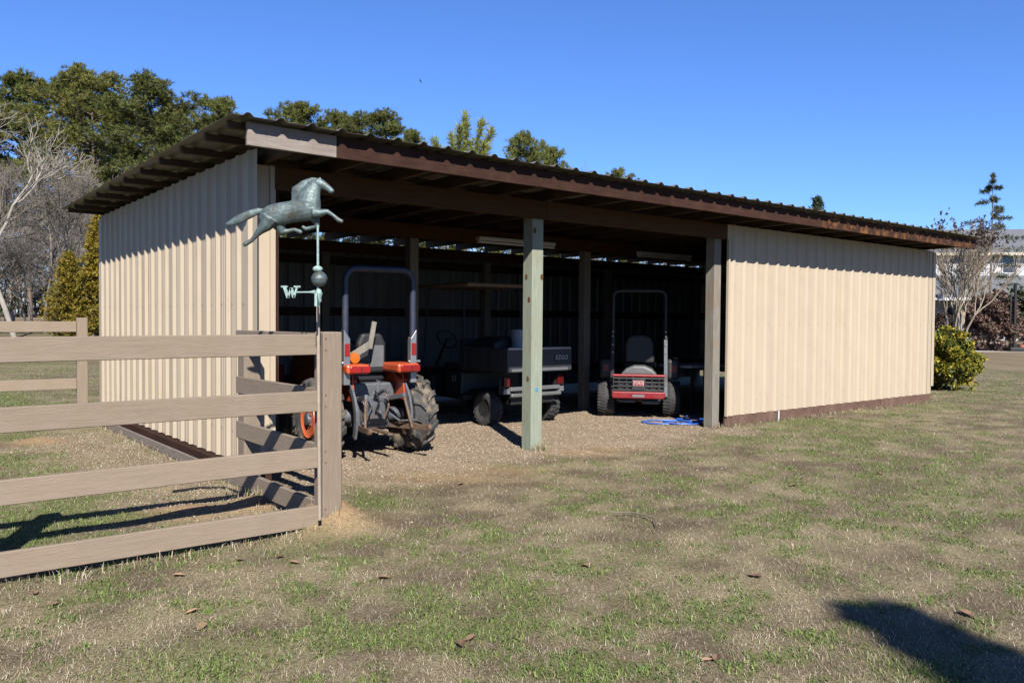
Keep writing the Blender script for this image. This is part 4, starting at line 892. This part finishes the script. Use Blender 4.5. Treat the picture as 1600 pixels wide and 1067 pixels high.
v, f, c = tufts(P_, 7, .9, .16, np.array([[.10, .085, .06], [.07, .085, .035], [.14, .115, .085]])[rng.integers(0, 3, 9000)])
tag(link('undergrowth', np_mesh('undergrowth', v, f, c), m_leafy), 'brown and green undergrowth along the foot of the far wood', 'undergrowth', kind='stuff')
# golden cedars
def cedar(h, w, seed, tone, n=2600, drop=0.0, open_=.0, ln=.3, wd=.07, pw=.8):
    global rng; rng = np.random.default_rng(seed); segs = [((0, 0, 0), (0, 0, h * .97), (.011 if open_ > .6 else .018) * h, .01)]; pts = []; bi = []; cs = []
    nb = int(n / 28)
    for b in range(nb):
        f_ = (b + rng.random()) / nb; z = h * (.05 + .93 * f_); az = b * 2.4 + rng.normal() * .3; L = w * (1 - f_) ** pw * (.65 + .5 * rng.random()) + .1
        e_ = np.array([math.cos(az) * L, math.sin(az) * L, z + L * (.35 - drop)]); segs.append(((0, 0, z), e_, .022, .006))
        for q in np.linspace(.25, 1, 28):
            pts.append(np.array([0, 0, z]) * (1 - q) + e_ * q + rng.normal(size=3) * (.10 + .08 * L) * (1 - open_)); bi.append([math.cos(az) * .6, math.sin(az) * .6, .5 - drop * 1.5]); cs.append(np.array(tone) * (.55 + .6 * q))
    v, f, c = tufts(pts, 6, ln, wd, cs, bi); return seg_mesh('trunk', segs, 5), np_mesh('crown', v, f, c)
CY = cedar(7, 2.1, 41, (.30, .225, .022)); CY2 = cedar(8, 1.5, 42, (.34, .25, .022))
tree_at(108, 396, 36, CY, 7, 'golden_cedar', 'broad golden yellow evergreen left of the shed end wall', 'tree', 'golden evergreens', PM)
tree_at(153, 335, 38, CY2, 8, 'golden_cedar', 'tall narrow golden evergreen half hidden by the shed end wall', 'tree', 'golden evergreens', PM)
tree_at(112, 385, 60, cedar(6, 1.6, 43, (.10, .13, .04)), 6, 'green_cedar', 'dull green evergreen behind the golden ones', 'tree', None, PM)
DC = cedar(11, 3.7, 44, (.11, .14, .075), 1250, .42, .72, .30, .035, .8)
tree_at(1552, 268, 52, DC, 11, 'deodar_cedar', 'blue-green wispy conifer rising behind the bare crape myrtle', 'tree', None, PM)
tree_at(1277, 306, 70, cedar(12, 2.0, 45, (.08, .11, .06)), 12, 'conifer', 'pointed conifer tip peeping above the shed roof far right', 'tree', None, PM)
# trees behind the camera that throw the shadow on the lawn
for (tx, ty, h_, w_, sd_, lab) in ((1.89, 4.34, 8.0, .95, 46, 'slender conifer behind the camera whose tip shades the lawn corner'), (3.15, 3.95, 6.5, .9, 47, 'smaller conifer behind the camera shading the right lawn edge')):
    L = h_ / math.tan(SUN_EL); e = plant('lawn_conifer', cedar(h_, w_, sd_, (.07, .10, .035), 3600, 0, .55, .2, .05, 1.0), (tx + L * math.sin(SUN_AZ), ty + L * math.cos(SUN_AZ), 0), 0, 1, lab, 'tree', None, PM)
# crape myrtle, multi stemmed, with seed heads
cm, ch = bare(6.5, 51, 4, .34, .075, 9, .28, (2, 4), .8)
e = tree_at(1502, 322, 40, (cm,), ch, 'crape_myrtle', 'bare multi-stemmed crape myrtle with pale trunks behind the golden bush', 'tree', None, (m_crape,), wx=.82)
me = e.children[0].data; co = np.zeros(len(me.vertices) * 3); me.vertices.foreach_get('co', co); co = co.reshape(-1, 3); tipp = co[co[:, 2] > ch * .72]; rng = np.random.default_rng(3)
tipp = tipp[rng.integers(0, len(tipp), 900)]
v, f, c = tufts(tipp, 6, .13, .05, np.tile([[.07, .045, .05]], (len(tipp), 1))); link('seed_heads', np_mesh('seed_heads', v, f, c), m_leafy, e)
# bushes
def bush(rx, ry, h, n, ln, wd, cols_, seed, lump=.12, m=4):
    global rng; rng = np.random.default_rng(seed); d = rng.normal(size=(n, 3)); d[:, 2] = np.abs(d[:, 2]) * 1.0 - .75 * rng.random(n); d /= np.linalg.norm(d, axis=1, keepdims=True)
    rad = (.55 + .45 * rng.random(n) ** .45) * (1 + lump * np.sin(d[:, 0] * 9 + d[:, 2] * 7) + lump * np.cos(d[:, 1] * 8 - d[:, 2] * 11))
    p = d * rad[:, None] * [rx, ry, h * .56]; p[:, 2] += h * .46; p[:, 2] = np.maximum(p[:, 2], .04)
    cc = np.array(cols_)[rng.integers(0, len(cols_), n)] ; v, f, c = tufts(p, m, ln, wd, cc, d * .9)
    segs = []
    for i in range(60):
        q = p[rng.integers(0, n)]; segs.append(((rng.normal() * .08, rng.normal() * .08, 0), q * .55, .015, .01)); segs.append((q * .55, q, .01, .004))
    return seg_mesh('stems', segs, 4), np_mesh('leaves', v, f, c)
g0 = on_ground(1487, 611)
plant('golden_bush', bush(.74, .74, 1.26, 4200, .10, .045, [(.58, .48, .05), (.44, .42, .05), (.18, .22, .03), (.66, .52, .05), (.12, .16, .03)], 61), (g0.x + .0, g0.y + .5, 0), 0, 1, 'rounded yellow and green variegated bush at the right end of the shed', 'bush', None, (m_bark, m_leafy), ('stems', 'leaves'))
p = at(1549, 545, 44); plant('brown_shrub', bush(1.35, 1.2, 2.9, 2800, .2, .1, [(.30, .18, .14), (.22, .135, .11), (.38, .26, .21), (.17, .125, .085)], 62, .15), (p.x, 44, 0), 0, 1, 'large shrub with dry reddish-brown leaves beside the crape myrtle', 'shrub', None, (m_bark, m_leafy), ('stems', 'leaves'))
p = at(1466, 545, 45); plant('brown_shrub', bush(1.0, 1.0, 1.8, 1500, .2, .1, [(.13, .08, .06), (.09, .07, .05)], 63, .15), (p.x, 45, 0), 0, 1, 'darker low brown shrub half hidden behind the shed corner', 'shrub', None, (m_bark, m_leafy), ('stems', 'leaves'))
p = at(1592, 500, 54); plant('green_shrub', bush(1.6, 1.2, 3.6, 1800, .25, .12, [(.06, .085, .03), (.09, .12, .035)], 64, .2), (p.x + .6, 54, 0), 0, 1, 'dark green evergreen shrub against the white house wall', 'shrub', None, (m_bark, m_leafy), ('stems', 'leaves'))

# ---------------------------------------------------------------- right background
o = MB().box((10, 42.2, -.05), (48, 43.6, .012)).build('driveway', m_concrete); tag(o, kind='structure')
o = MB().box((12, 43.75, -.05), (44, 53, .03)).build('mulch_bed', m_mulch); tag(o, kind='structure')
# house
hx0, hy = at(1428, 400, 60).x, 60.0
hs = empty('white_house', (hx0, hy, 0), R(-8), 'two-storey white house with grey shingle roofs behind the bare trees', 'house')
MB().box((0, .3, 0), (22, 9, 6.55)).build('wall', m_hwall, hs)
rf = MB(); rf.v = [(-.6, -.3, 6.5), (22.6, -.3, 6.5), (22.6, 9.6, 6.5), (-.6, 9.6, 6.5), (1.6, 4.6, 8.75), (20, 4.6, 8.75)]; rf.f = [(0, 1, 5, 4), (1, 2, 5), (2, 3, 4, 5), (3, 0, 4), (3, 2, 1, 0)]
rfo = rf.build('roof', m_hroof, hs); MB().box((-.6, -.36, 6.36), (22.6, -.302, 6.56)).build('gutter', m_cream, rfo)
pr_ = MB(); pr_.v = [(-.3, -2.6, 3.2), (22.3, -2.6, 3.2), (22.3, .298, 4.95), (-.3, .298, 4.95), (-.3, -2.6, 3.1), (22.3, -2.6, 3.1), (22.3, .298, 3.1), (-.3, .298, 3.1)]; pr_.f = [(0, 1, 2, 3), (4, 7, 6, 5), (0, 4, 5, 1), (1, 5, 6, 2), (3, 2, 6, 7), (0, 3, 7, 4)]
pro = pr_.build('porch_roof', m_hroof, hs); MB().box((-.3, -2.66, 3.05), (22.3, -2.603, 3.25)).build('gutter', m_hwall, pro)
for x_ in (.2, 3.9, 7.6, 11.3): MB().box((x_ - .1, -2.5, 0), (x_ + .1, -2.3, 3.1)).build('porch_post', m_hwall, hs)
for x_, z_, w_, h_ in ((4.0, 5.15, .9, 1.15), (6.2, 5.15, .9, 1.15), (9.3, 5.15, .9, 1.15), (2.2, 1.0, 1.0, 1.6), (5.2, 1.0, 1.0, 1.6), (9.2, 1.0, 1.0, 1.6)):
    wf = MB().box((x_ - .07, .24, z_ - .07), (x_ + w_ + .07, .298, z_ + h_ + .07)).build('window', m_hwall, hs)
    for a in (0, 1): MB().box((x_ + .02, .225, z_ + .02 + a * h_ / 2), (x_ + w_ - .02, .2385, z_ + h_ / 2 - .02 + a * h_ / 2)).build('pane', m_glass, wf)
MB().box((7.4, .22, 0), (8.4, .298, 2.1)).build('door', m_cart, hs)
# black stand by the driveway
p = at(1592, 548, 42.0); e = empty('basketball_stand', (p.x + .3, 42.9, 0), 0, 'black metal pole stand with parallel bars on a dark base at the right edge', 'stand')
MB().box((-.35, -.3, 0), (.6, .5, .22)).build('base', m_black, e, bevel=.05)
MB().tube([(0, 0, .2), (.0, 0, 3.6)], .075, 10).build('pole', m_black, e, smooth=True)
MB().tube([(-.22, 0, 1.15), (-.22, 0, 2.9), (0, 0, 3.1)], .035, 8).build('side_bar', m_black, e, smooth=True)
MB().bar((-.22, 0, 1.15), (0, 0, 1.15), .05, .05).build('bracket', m_black, e)
MB().bar((0, 0, .3), (.5, .3, .25), .05, .05).build('brace', m_black, e)
p = at(1488, 532, 36); e = empty('swing_frame', (p.x, 36, 0), R(20), 'thin dark metal A-shaped frame standing behind the golden bush', 'frame')
for q in (-1, 1):
    MB().tube([(q * .45, -.35, 0), (q * .32, 0, 1.75)], .025, 6).build('leg', m_iron, e); MB().tube([(q * .45, .35, 0), (q * .32, 0, 1.75)], .025, 6).build('leg', m_iron, e)
MB().tube([(-.5, -.2, .78), (.5, -.2, .78)], .03, 6).build('cross_bar', m_silver, e)
p = on_ground(1558, 546); e = empty('terracotta_pot', (p.x, 43.9, .03), 0, 'small round terracotta pot on the mulch bed', 'pot')
MB().lathe([(0, .12), (.1, .17), (.22, .19), (.27, .16), (.29, .18), (.32, .18), (.32, .15), (.2, .13), (.2, .0001)], (0, 0, 0), 'z', 20).build('vessel', m_terra, e, smooth=True)
# bird
p = at(657, 128, 130); bm_ = MB(); bm_.tube([(-.3, 0, 0), (-.1, 0, .02), (.15, 0, .03), (.3, 0, .02)], [.03, .07, .06, .02], 8)
bm_.add([(-.12, 0, .05), (.12, 0, .05), (.02, .55, .22), (-.1, .62, .2), (-.12, 0, .03), (.12, 0, .03), (.02, .55, .2), (-.1, .62, .18)], [(0, 1, 2, 3), (7, 6, 5, 4), (0, 4, 5, 1), (1, 5, 6, 2), (2, 6, 7, 3), (3, 7, 4, 0)])
bm_.add([(-.12, 0, .05), (.12, 0, .05), (.02, -.55, .22), (-.1, -.62, .2), (-.12, 0, .03), (.12, 0, .03), (.02, -.55, .2), (-.1, -.62, .18)], [(3, 2, 1, 0), (4, 5, 6, 7), (1, 5, 4, 0), (2, 6, 5, 1), (3, 7, 6, 2), (0, 4, 7, 3)])
tag(bm_.build('soaring_bird', m_black, None, p, (R(50), R(20), R(60))), 'tiny dark bird soaring in the blue sky above the shed', 'bird')
